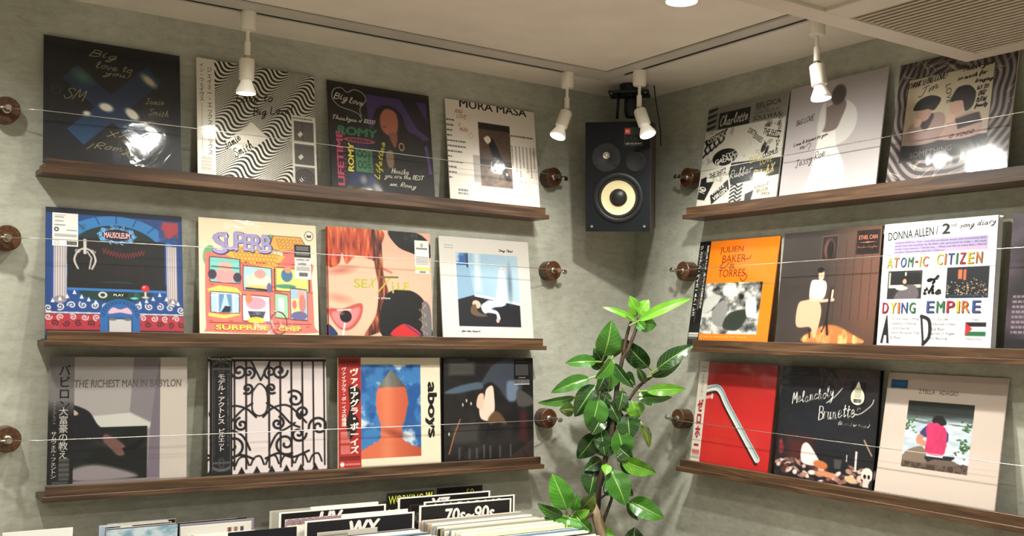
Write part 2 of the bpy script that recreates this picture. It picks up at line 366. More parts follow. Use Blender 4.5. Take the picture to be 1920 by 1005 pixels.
def print_mesh(name, art, w, h, m, parent, z=.0004, off=(0, 0)):
    """one mesh: the inked grid and its lettering, in the local plane x right, y up"""
    n = art.n; k = np.arange(n)/(n-1)
    X, Y = np.meshgrid(off[0]+k*w, off[1]+h-k*h)
    vs = [np.stack([X.ravel(), Y.ravel(), np.full(n*n, z)], 1)]; cs = [lin(ink_tone(art.img)).reshape(-1, 3)]
    i = (np.arange(n-1)[:, None]*n+np.arange(n-1)).ravel()
    quads = np.stack([i, i+n, i+n+1, i+1], 1); tris = []; base = n*n
    for ti, rec in enumerate(art.txt):
        if len(rec) == 3:
            P, tr, c = rec; P = np.stack([off[0]+np.clip(P[:, 0], 0, 1)*w, off[1]+h-np.clip(P[:, 1], 0, 1)*h], 1)
            vs.append(np.concatenate([P, np.full((len(P), 1), z+.0002+.00002*ti)], 1)); cs.append(np.tile(lin(ink_tone(c)), (len(P), 1))); tris.append(tr+base); base += len(P)
            continue
        body, cx, cy, tw, th, c, rot, sh, bo, al, ls, jit = rec
        co, tr = text_geo(body, sh, bo, al, ls, jit)
        if not len(co): continue
        lo, hi = co.min(0), co.max(0); q = (co-(lo+hi)/2)[:, :2]/np.maximum((hi-lo)[:2], 1e-6)*[tw, th]
        a = math.radians(rot); R = np.array([[math.cos(a), -math.sin(a)], [math.sin(a), math.cos(a)]]); q = q@R.T
        x = off[0]+(cx+q[:, 0])*w; y = off[1]+h-(cy-q[:, 1]*1)*h
        P = np.stack([x, y], 1); dz = co[:, 2] if bo > 0 else np.zeros(len(co))
        if x.min() < off[0] or x.max() > off[0]+w or y.min() < off[1] or y.max() > off[1]+h:
            out = []
            for t3 in tr:
                poly = [P[i] for i in t3]
                for ax, lim, sg in ((0, off[0], 1), (0, off[0]+w, -1), (1, off[1], 1), (1, off[1]+h, -1)):
                    nw = []
                    for i in range(len(poly)):
                        p, q_ = poly[i-1], poly[i]; dp, dq = sg*(p[ax]-lim), sg*(q_[ax]-lim)
                        if (dp < 0) != (dq < 0): nw.append(p+(q_-p)*(dp/(dp-dq)))
                        if dq >= 0: nw.append(q_)
                    poly = nw
                    if not poly: break
                for i in range(1, len(poly)-1): out += [poly[0], poly[i], poly[i+1]]
            if not out: continue
            P = np.array(out); tr = np.arange(len(P)).reshape(-1, 3); dz = np.repeat(1e-6*np.arange(len(tr)) % 1.5e-5, 3)
        vs.append(np.concatenate([P, (z+.0002+.00002*ti+dz)[:, None]], 1)); cs.append(np.tile(lin(ink_tone(c)), (len(P), 1)))
        tris.append(tr+base); base += len(P)
    V = np.concatenate(vs); K = np.concatenate(cs); K = np.concatenate([K, np.ones((len(K), 1))], 1)
    T = np.concatenate(tris) if tris else np.zeros((0, 3), int)
    me = bpy.data.meshes.new(name); me.vertices.add(len(V)); me.vertices.foreach_set('co', V.ravel())
    nl = quads.size+T.size; me.loops.add(nl); me.loops.foreach_set('vertex_index', np.concatenate([quads.ravel(), T.ravel()]).astype(np.int32))
    npol = len(quads)+len(T); me.polygons.add(npol)
    st = np.concatenate([np.arange(len(quads))*4, quads.size+np.arange(len(T))*3]).astype(np.int32)
    me.polygons.foreach_set('loop_start', st)
    at_ = me.color_attributes.new('Col', 'FLOAT_COLOR', 'POINT'); at_.data.foreach_set('color', K.astype(np.float32).ravel())
    me.update(calc_edges=True); me.validate(); me.materials.append(m)
    o = bpy.data.objects.new(name, me); C.objects.link(o); o.parent = parent
    return o

# ------------------------------------------------------------------ the room
XW, YW = -4.6, -5.2
def wall(name, lo, hi, m): return struct(box(name, lo, hi, m))
wall('wall_left', (XW-.1, 0, FLOOR), (.1, .1, H+.1), M_wall)
wall('wall_right', (0, YW-.1, FLOOR), (.1, 0, H+.1), M_wall)
wall('wall_back', (XW-.1, YW-.1, FLOOR), (0, YW, H+.1), M_wall)
wall('wall_side', (XW-.1, YW, FLOOR), (XW, 0, H+.1), M_wall)
wall('floor', (XW-.1, YW-.1, FLOOR-.05), (.1, .1, FLOOR), M_floor)
wall('ceiling', (XW, YW, H), (0, 0, H+.05), M_ceil)

# flush lighting tracks: a white strip with a black slot, set along both walls
def track(name, label, horiz, d0, d1, a, b):
    """strip between distances d0 (slot side) and d1 from the wall, running from a to b along it"""
    t = thing(name, label, 'lighting track', Matrix.Translation((0, 0, H)))
    def seg(n, e0, e1, z0, z1, m, s0=a, s1=b):
        lo, hi = ((-s1, -e1, z0), (-s0, -e0, z1)) if horiz else ((-e1, -s1, z0), (-e0, -s0, z1))
        return box(n, lo, hi, m, t)
    ds = d0+.010
    seg('strip', ds+.013, d1, -.006, 0, M_track, a, b)
    seg('edge_strip', d0, ds, -.006, 0, M_track, a, b)
    seg('slot', ds, ds+.013, -.0055, 0, M_dark, a+.10, b)
    seg('blanking_strip', ds, ds+.013, -.006, -.0001, M_track, a, a+.10)
    seg('shadow_gap', d1, d1+.0016, -.0008, 0, M_dark, max(a, .2538), b)
    return t
track('lighting_track', 'white ceiling track with black slot along the left wall', True, .172, .252, .3302, 3.2)
track('lighting_track', 'white ceiling track with black slot along the right wall', False, .262, .330, .172, 3.0)

# cassette air conditioner hanging under the ceiling, near the right wall
def air_con():
    z0 = .600; t = thing('ceiling_air_conditioner', 'white ceiling air conditioner panel with dark slatted grille at upper right', 'air conditioner', Matrix.Translation((0, 0, z0)))
    x0, x1, y0, y1 = -1.25, -.168, -2.35, -1.308
    bm = bmesh.new()
    for lo, hi in [((x0, y1-.052, 0), (x1, y1, .022)), ((x0, y0, 0), (x1, y0+.05, .022)), ((x1-.045, y0+.05, 0), (x1, y1-.052, .022)),
                   ((x0, y0+.05, 0), (x0+.05, y1-.052, .022)), ((-.690, y0+.05, 0), (-.622, y1-.052, .022))]:
        add_box(bm, lo, hi, .002)
    bm_obj('frame', bm, M_vent, t)
    box('blank_panel', (x0+.05, y0+.05, .008), (-.690, y1-.052, .018), M_vent, t)
    bm = bmesh.new(); x = -.616
    while x < x1-.05:
        vs = [bm.verts.new(p) for p in [(x, y0+.05, .004), (x+.0035, y0+.05, .002), (x+.008, y0+.05, .016), (x+.005, y0+.05, .018),
                                        (x, y1-.052, .004), (x+.0035, y1-.052, .002), (x+.008, y1-.052, .016), (x+.005, y1-.052, .018)]]
        for f in [(0, 1, 2, 3), (7, 6, 5, 4), (0, 4, 5, 1), (1, 5, 6, 2), (2, 6, 7, 3), (3, 7, 4, 0)]: bm.faces.new([vs[i] for i in f])
        x += .0165
    bm_obj('grille', bm, M_slat, t)
    box('housing', (x0+.02, y0+.02, .024), (x1-.02, y1-.02, H-z0), mat('duct_grey', (46, 41, 37), .8), t)
    return t
air_con()

# recessed downlights
M_lens = mat('downlight_lens', (255, 250, 240), .4, emit=(255, 246, 232), estr=14)
labels = ['recessed ceiling downlight at the far left of the left wall, out past the top edge', 'recessed ceiling downlight in front of the wavy striped record, above the top edge',
          'recessed ceiling downlight in front of the white photo record, above the top edge', 'bright recessed ceiling downlight cut by the top edge above the speaker corner',
          'recessed ceiling downlight in front of the right wall set in the air conditioner panel']
for (x, y, e, cone), lb in zip(DOWN, labels):
    if y < -1.5: zz = .598
    else: zz = H
    t = thing('ceiling_downlight', lb, 'ceiling light', Matrix.Translation((x, y, zz)))
    lathe('trim_ring', [(.036, 0), (.05, 0), (.05, -.004), (.036, -.007), (.036, 0)], M_lampw, t)
    lathe('lens', [(0, -.001), (.036, -.001), (.036, -.004), (0, -.004)], M_lens, t)
    light('downlight_lamp', 'SPOT', (x, y, zz-.012), e, WARM, t, (x, y, -1), spot_size=math.radians(cone), spot_blend=1, shadow_soft_size=.03)
# added fill lamps, out of view: floor bounce brightens ceiling and lower walls
for x, y, e, cone, bl, lb in [(-3.2, -1.9, 58, 150, .5, 'recessed ceiling downlight over the shop floor left of the viewer'), (-1.5, -2.35, 60, 150, .5, 'recessed ceiling downlight over the shop floor right of the viewer'),
        (-2.6, -3.9, 300, 152, .22, 'recessed ceiling downlight over the shop floor behind the viewer'), (-3.9, -3.6, 90, 150, .3, 'recessed ceiling downlight in the far corner behind the viewer')]:
    t = thing('ceiling_downlight', lb, 'ceiling light', Matrix.Translation((x, y, H)))
    lathe('trim_ring', [(.036, 0), (.05, 0), (.05, -.004), (.036, -.007), (.036, 0)], M_lampw, t)
    lathe('lens', [(0, -.001), (.036, -.001), (.036, -.004), (0, -.004)], M_lens, t)
    light('downlight_lamp', 'SPOT', (x, y, H-.012), e, WARM, t, (x, y, -1), spot_size=math.radians(cone), spot_blend=bl, shadow_soft_size=.03)

# ------------------------------------------------------------------ track spotlights
M_bulb = mat('reflector_bulb_glass', (226, 222, 212), .3, emit=(255, 240, 215), estr=.18)
M_face = mat('bulb_face', (255, 255, 250), .3, emit=(255, 250, 240), estr=26)
def spot(label, x, y, tilt, aim, e=9):
    t = thing('track_spotlight', label, 'spotlight', Matrix.Translation((x, y, H)))
    lathe('adapter', [(0, -.0005), (.019, -.0005), (.0195, -.046), (.017, -.050), (0, -.050)], M_lampw, t)
    lathe('thin_stem', [(0, -.050), (.0045, -.050), (.0045, -.078), (0, -.078)], M_lampw, t, 16)
    lathe('arm_tube', [(0, -.078), (.0075, -.078), (.0075, -.112), (0, -.112)], M_lampw, t, 20)
    d = Vector(tilt).normalized(); R = zdir(-d); j = Vector((0, 0, -.117))
    lathe('hinge', [(0, -.007), (.006, -.007), (.006, .007), (0, .007)], M_chrome, t, 16, Matrix.Translation(j) @ Matrix.Rotation(PI/2, 4, 'X'))
    Mh = Matrix.Translation(j) @ R
    lathe('socket_housing', [(0, -.004), (.0165, -.004), (.0185, -.007), (.0185, -.054), (.015, -.056), (0, -.056)], M_lampw, t, 32, Mh)
    b = lathe('reflector_bulb', [(.013, -.056), (.0145, -.062), (.019, -.072), (.0235, -.082), (.0245, -.086), (.0235, -.0885), (.022, -.0885)], M_bulb, t, 32, Mh)
    lathe('bulb_face', [(0, -.0895), (.012, -.0893), (.022, -.0885)], M_face, b, 32)
    p = Matrix.Translation((x, y, H)) @ Mh @ Vector((0, 0, -.094))
    light('spot_lamp', 'SPOT', p, e, NEUT, t, p+d, spot_size=math.radians(150), spot_blend=1, shadow_soft_size=.02)
spot('white track spotlight hanging straight down in front of the wavy striped record', -1.387, -.182, (.0, .0, -1), (-1.40, -.06, -.1), 4)
spot('white track spotlight tilted left, hanging just left of the loudspeaker', -.421, -.182, (-.42, -.04, -1), (-.62, -.06, .1))
spot('white track spotlight tilted right, hanging in front of the loudspeaker', -.272, -.334, (.06, -.44, -1), (-.06, -.55, .1))
spot('white track spotlight below the air conditioner edge, over the pale dress record', -.272, -.985, (.03, -.14, -1), (-.07, -.98, -.1), 4)

# ------------------------------------------------------------------ record ledges
def ledge(label, side, a, b, base, lip):
    prof = [(.001, base), (.070, base), (.070, lip-.001), (.071, lip), (.083, lip), (.084, lip-.001), (.084, lip-.022), (.0915, lip-.023), (.0925, lip-.024), (.0925, lip-.0335), (.0915, lip-.0345), (.001, lip-.0345)]
    t = thing('record_ledge', label, 'shelf', Matrix.Translation((0, 0, 0)))
    mx = M_ledgeL if side == 'L' else M_ledgeR
    def pt(s, dp, z): return (-s, -dp, z) if side == 'L' else (-dp, -s, z)
    def ext(name, pr, s0, s1):
        n = len(pr); vs = [pt(s0, *p) for p in pr]+[pt(s1, *p) for p in pr]
        bm = bmesh.new(); bv = [bm.verts.new(v) for v in vs]
        for i in range(n): bm.faces.new((bv[i], bv[(i+1) % n], bv[n+(i+1) % n], bv[n+i]))
        bm.faces.new(bv[:n]); bm.faces.new(bv[n:]); bmesh.ops.recalc_face_normals(bm, faces=bm.faces)
        return bm_obj(name, bm, mx, t)
    e0, e1 = a, b
    ext('front_lip', [(.070, lip-.022), (.070, lip-.001), (.071, lip), (.083, lip), (.084, lip-.001), (.084, lip-.022)], e0+.008, e1-.008)
    zb = lip-.022
    ext('shelf_board', [(.001, lip-.0345), (.0915, lip-.0345), (.0925, lip-.0335), (.0925, zb-.001), (.0915, zb), (.001, zb)], e0, e1)
    if base > zb+.001: ext('inner_floor', [(.001, zb), (.070, zb), (.070, base), (.001, base)], e0+.008, e1-.008)
    return t
BL = (.358, -.046, -.401); BR = (.366, -.036, -.398)
LL = (.3675, -.0265, -.3795); LR = (.374, -.021, -.376)
for k, n in enumerate(('top', 'middle', 'bottom')):
    ledge(f'long dark walnut picture ledge, {n} one of the three on the left wall', 'L', .414, (1.822, 1.804, 1.795)[k], min(BL[k], BL[k]), LL[k])
    ledge(f'long dark walnut picture ledge, {n} one of the three on the right wall', 'R', (.328, .362, .315)[k], 2.05, BR[k], LR[k])

# ------------------------------------------------------------------ tuning-peg wire holders and wires
def peg(label, side, s, z, toward, r=.0295):
    if side == 'L': loc = (-s, 0, z); nrm = Vector((0, -1, 0)); al = Vector((1, 0, 0))
    else: loc = (0, -s, z); nrm = Vector((-1, 0, 0)); al = Vector((0, 1, 0))
    x = al*toward
    M = Matrix((( x.x, nrm.cross(x).x, nrm.x, loc[0]), (x.y, nrm.cross(x).y, nrm.y, loc[1]), (x.z, nrm.cross(x).z, nrm.z, loc[2]), (0, 0, 0, 1)))
    t = thing('wire_peg', label, 'wire holder', M)
    lathe('wooden_base', [(0, .0005), (r-.001, .0005), (r, .002), (r, .0385), (r-.0015, .040), (0, .040)], M_peg, t, 48)
    lathe('metal_bushing', [(0, .040), (.0095, .040), (.0095, .043), (.007, .045), (.006, .060), (.0072, .064), (.0062, .070), (0, .070)], M_chrome, t, 24)
    tube('key_shaft', [(.002, 0, .062), (.020, 0, .060)], .0028, M_chrome, t)
    bm = bmesh.new(); bmesh.ops.create_uvsphere(bm, u_segments=20, v_segments=12, radius=1, matrix=Matrix.Translation((.029, -.004, .058)) @ Matrix.Rotation(.35, 4, 'Y') @ Matrix.Diagonal((.0125, .0075, .0042, 1)))
    bm_obj('key_button', bm, M_chrome, t, True)
    return M @ Vector((0, 0, .055))
names = ('top', 'middle', 'bottom'); WIRES = []
for k in range(3):
    zl = (.4755, .1825, -.2745)[k]; zr = (.472, .183, -.271)[k]
    a = peg(f'round wooden wire peg at the left edge of the left wall, {names[k]} of three', 'L', (1.893, 1.881, 1.864)[k], zl, -1)
    b = peg(f'round wooden wire peg at the right end of the {names[k]} wire on the left wall', 'L', (.360, .356, .362)[k], zr, 1)
    c = peg(f'round wooden wire peg at the left end of the {names[k]} wire on the right wall', 'R', (.286, .274, .262)[k], (.475, .188, -.263)[k], 1)
    d = peg(f'wooden wire peg past the right edge, {names[k]} wire on the right wall', 'R', 2.12, (.494, .197, -.272)[k], -1)
    WIRES += [(f'thin steel wire strung across the records of the {names[k]} row on the left wall', a, b), (f'thin steel wire strung across the records of the {names[k]} row on the right wall', c, d)]
M_wire = mat('steel_wire', (200, 196, 186), .35, 1)
for lb, a, b in WIRES:
    n = 24; pts = [a.lerp(b, k/n)+Vector((0, 0, .004*4*(k/n)*(1-k/n)*(1 if a.z > 0 else -.4))) for k in range(n+1)]
    dirn = (b-a).normalized(); nn = Vector((0, -1, 0)) if abs(dirn.x) > .5 else Vector((-1, 0, 0))
    for p in pts: p += nn*.024
    pts[0] = a+nn*.002; pts[-1] = b+nn*.002
    tag(tube('steel_wire', pts, .0010, M_wire, None, 6), lb, 'wire')

# ------------------------------------------------------------------ loudspeaker in the corner and its bracket
def speaker():
    X = Vector((math.cos(PI/4), -math.sin(PI/4), 0)); tl = math.radians(9)
    nh = Vector((-math.sin(PI/4), -math.cos(PI/4), 0))
    N = nh*math.cos(tl)+Vector((0, 0, -1))*math.sin(tl); Y = N.cross(X)
    o = Vector((-.262, -.228, .461))
    M = Matrix(((X.x, Y.x, N.x, o.x), (X.y, Y.y, N.y, o.y), (X.z, Y.z, N.z, o.z), (0, 0, 0, 1)))
    t = thing('loudspeaker', 'dark two-way bookshelf loudspeaker with cream woofer hanging in the room corner', 'speaker', M)
    cab = wood('cabinet_veneer', (46, 36, 31), (78, 58, 46), .8, .5, 1)
    bf = mat('baffle_dark_blue', (9, 14, 19), .7, spec=.25); rub = mat('rubber', (14, 14, 15), .6)
    W_, H_ = .0975, .1635
    box('cabinet', (-W_, -H_, -.216), (W_, H_, -.004), cab, t, .001)
    box('baffle', (-W_+.001, -H_+.001, -.004), (W_-.001, H_-.001, 0), bf, t, .001)
    at2 = lambda x, y, z=0: Matrix.Translation((x, y, z))
    wf = lathe('woofer_frame', [(.058, 0), (.0745, 0), (.0745, .003), (.072, .0045), (.064, .0045), (.060, .002)], M_black, t, 64, at2(.002, -.062))
    for k in range(6):
        a = PI/2+k*PI/3
        lathe('bolt', [(0, .0065), (.0035, .006), (.0038, .0045)], M_dark, wf, 12, at2(.068*math.cos(a), .068*math.sin(a)))
    lathe('woofer_surround', [(.061, .002), (.058, .006), (.054, .006), (.051, .002), (.050, .001)], rub, t, 64, at2(.002, -.062))
    lathe('woofer_cone', [(.0515, .002), (.048, .0005), (.034, -.0005), (.026, -.0005)], mat('woofer_cream', (232, 218, 172), .55), t, 64, at2(.002, -.062, .0015))
    lathe('dust_cap', [(.027, .0005), (.024, .006), (.017, .0105), (.008, .0125), (0, .013)], mat('dust_cap', (24, 23, 23), .4), t, 40, at2(.002, -.062))
    tw = lathe('tweeter_plate', [(0, .0012), (.010, .0012), (.012, .0022), (.043, .0022), (.0438, 0)], mat('tweeter_plate', (9, 12, 17), .6), t, 56, at2(-.034, .058))
    lathe('tweeter_dome', [(0, .0055), (.004, .005), (.006, .003), (.009, .0035), (.0105, .0025), (.0105, .001)], M_chrome, tw, 28, at2(0, .006))
    for x, y in [(-.062, .035), (-.0075, .035), (-.0075, .088), (-.062, .088)]:
        lathe('bolt', [(0, .0048), (.003, .0044), (.0034, .002)], M_dark, tw, 12, at2(x+.034, y-.058))
    lathe('bass_port', [(.030, 0), (.030, .002), (.027, .0025), (.024, .0003), (0, .0003)], M_dark, t, 48, at2(.0525, .044))
    box('name_plate', (.019, .090, 0), (.076, .146, .0008), mat('name_plate', (13, 15, 18), .35), t)
    b = Art((214, 74, 52), 24); b.rect(.12, .12, .88, .88, (222, 84, 60)); b.t('JBL', .5, .5, .62, .36, (250, 232, 220), bold=.02)
    print_mesh('maker_badge', b, .0165, .0165, M_print, t, .001, (.0215, .126))
    b = Art((13, 15, 18), 60); b.ring(.62, .34, .27, .27, .02, (96, 100, 104)); b.t('G', .62, .34, .2, .24, (96, 100, 104))
    b.t('L52 CLASSIC', .5, .80, .92, .15, (205, 205, 200), bold=.012); b.small(.2, .93, .8, .98, 1, (120, 120, 118))
    print_mesh('name_lettering', b, .053, .033, M_print, t, .0009, (.021, .0915))
    for x in (-.078, .080): lathe('grille_stud', [(0, .004), (.004, .0035), (.0048, 0)], M_chrome, t, 16, at2(x, -.148))
    # bracket
    c = Vector((-.172, -.168, H)); R = Matrix.Translation(c) @ Matrix.Rotation(-PI/4, 4, 'Z')
    k = thing('speaker_bracket', 'black ceiling bracket with square plate holding the loudspeaker', 'bracket', R)
    mb = mat('bracket_black', (12, 15, 20), .45)
    bm = bmesh.new(); add_box(bm, (-.062, -.045, -.034), (.062, .045, -.026), .002); bm_obj('ceiling_plate', bm, mb, k)
    lathe('ceiling_spacer', [(0, -.0005), (.03, -.0005), (.03, -.027), (0, -.027)], mb, k, 32)
    lathe('ball_joint', [(0, -.034), (.014, -.034), (.014, -.042), (.019, -.046), (.021, -.052), (.021, -.085), (.016, -.105), (0, -.105)], mb, k, 32, Matrix.Translation((.006, -.012, 0)))
    tube('support_rod', [(-.030, -.03, -.033), (-.034, -.03, -.112)], .0045, mb, k)
    for x, y in [(-.052, -.036), (.052, -.036)]: lathe('screw', [(.004, -.034), (.0035, -.0362), (0, -.0365)], M_chrome, k, 12, Matrix.Translation((x, y, 0)))
    tag(tube('speaker_cable', [c+Vector(p) for p in [(.06, -.045, -.002), (.062, -.052, -.05), (.066, -.062, -.105), (.07, -.066, -.14), (.078, -.060, -.19)]], .0018, M_black), 'thin black cable hanging from the ceiling bracket behind the loudspeaker', 'cable')
speaker()

# ------------------------------------------------------------------ rubber fig in the corner
def leaf_mat():
    m = mat('fig_leaf', (40, 92, 24), .24, spec=.6); b = m.node_tree.nodes['Principled BSDF']
    a = nd(m, 'ShaderNodeAttribute'); a.attribute_name = 'Col'
    uv = nd(m, 'ShaderNodeUVMap'); sp = nd(m, 'ShaderNodeSeparateXYZ'); lk(m, uv.outputs['UV'], sp.inputs[0])
    ab = nd(m, 'ShaderNodeMath', operation='ABSOLUTE'); lk(m, sp.outputs[0], ab.inputs[0])
    k1 = nd(m, 'ShaderNodeMath', operation='MULTIPLY_ADD'); lk(m, ab.outputs[0], k1.inputs[0]); k1.inputs[1].default_value = -.22; lk(m, sp.outputs[1], k1.inputs[2])
    k2 = nd(m, 'ShaderNodeMath', operation='MULTIPLY'); lk(m, k1.outputs[0], k2.inputs[0]); k2.inputs[1].default_value = 9
    k3 = nd(m, 'ShaderNodeMath', operation='FRACT'); lk(m, k2.outputs[0], k3.inputs[0])
    r = nd(m, 'ShaderNodeValToRGB'); e = r.color_ramp.elements; e[0].position = .0; e[0].color = (.32, .32, .32, 1); e[1].position = .10; e[1].color = (0, 0, 0, 1)
    lk(m, k3.outputs[0], r.inputs['Fac'])
    r2 = nd(m, 'ShaderNodeValToRGB'); e = r2.color_ramp.elements; e[0].position = .03; e[0].color = (.75, .75, .75, 1); e[1].position = .065; e[1].color = (0, 0, 0, 1)
    lk(m, ab.outputs[0], r2.inputs['Fac'])
    mx = nd(m, 'ShaderNodeMath', operation='MAXIMUM'); lk(m, r.outputs['Color'], mx.inputs[0]); lk(m, r2.outputs['Color'], mx.inputs[1])
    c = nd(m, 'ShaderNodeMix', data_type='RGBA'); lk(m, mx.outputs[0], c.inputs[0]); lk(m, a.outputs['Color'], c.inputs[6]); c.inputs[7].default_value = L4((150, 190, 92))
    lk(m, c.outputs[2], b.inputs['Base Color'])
    bp = nd(m, 'ShaderNodeBump'); bp.inputs['Strength'].default_value = .5; bp.inputs['Distance'].default_value = .002; lk(m, mx.outputs[0], bp.inputs['Height']); lk(m, bp.outputs['Normal'], b.inputs['Normal'])
    b.inputs['Subsurface Weight'].default_value = 0
    return m
LEAVES = [  # base px, tip px, width px, tone, roll degrees
 (1195,594,1182,555,24,'l',10),(1198,590,1216,561,22,'l',-15),(1193,602,1130,574,11,'l',25),(1197,602,1296,557,17,'l',-20),(1197,604,1231,611,28,'m',15),(1197,606,1212,622,18,'m',0),
 (1132,668,1148,602,44,'m',8),(1149,670,1163,630,20,'o',35),(1216,689,1167,637,36,'d',-20),(1118,678,1060,680,22,'m',20),(1131,680,1114,655,26,'d',0),(1147,674,1119,711,24,'m',-30),
 (1145,687,1141,732,40,'m',10),(1151,681,1187,728,18,'d',30),(1106,709,1033,735,25,'m',18),(1231,692,1299,646,28,'d',-18),(1221,706,1281,676,16,'d',25),(1209,716,1195,689,15,'d',0),
 (1211,733,1287,729,21,'l',-10),(1203,744,1260,746,17,'m',15),(1078,745,1009,757,17,'m',-15),(1117,722,1077,781,38,'d',12),(1076,767,1049,769,25,'o',5),(1123,746,1106,809,44,'m',-8),
 (1151,764,1146,808,39,'d',6),(1185,754,1197,784,33,'l',-8),(1177,776,1181,824,40,'d',10),(1203,794,1219,839,17,'o',-25),(1119,813,1083,861,38,'d',-5),(1127,803,1134,854,28,'d',15),
 (1159,808,1171,862,42,'m',-12),(1165,862,1230,888,30,'l',12),(1163,866,1200,889,24,'d',0),(1137,871,1137,890,18,'l',0),(1117,877,1105,928,42,'d',8),(1145,882,1174,947,44,'m',-14),
 (1150,893,1187,931,28,'d',15),(1180,939,1245,972,36,'m',-10),(1177,941,1195,977,12,'d',30),(1063,956,1036,889,40,'b',6),(1075,958,1084,928,18,'m',0),(1086,954,1115,928,32,'o',20),
 (1055,968,1008,946,21,'m',-12),(1075,969,1106,956,18,'l',10),(1065,968,1061,1003,44,'b',0),(1057,974,1014,973,12,'d',10),(1130,991,1153,1007,16,'l',0),(1187,1024,1190,989,36,'d',0),(1090,985,1087,1012,18,'m',0),
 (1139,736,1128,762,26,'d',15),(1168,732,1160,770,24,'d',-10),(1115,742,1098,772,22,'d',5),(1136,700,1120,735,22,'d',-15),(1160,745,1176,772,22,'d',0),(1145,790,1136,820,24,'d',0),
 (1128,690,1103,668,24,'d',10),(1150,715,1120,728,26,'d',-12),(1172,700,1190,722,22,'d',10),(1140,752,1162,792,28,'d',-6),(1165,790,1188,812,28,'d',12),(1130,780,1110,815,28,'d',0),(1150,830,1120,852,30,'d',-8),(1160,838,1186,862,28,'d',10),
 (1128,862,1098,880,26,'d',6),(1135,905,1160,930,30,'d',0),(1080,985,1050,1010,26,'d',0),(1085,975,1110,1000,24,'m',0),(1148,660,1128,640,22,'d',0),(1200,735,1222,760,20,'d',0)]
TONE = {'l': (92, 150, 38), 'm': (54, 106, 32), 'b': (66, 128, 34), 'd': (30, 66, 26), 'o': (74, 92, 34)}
PD = 3.06
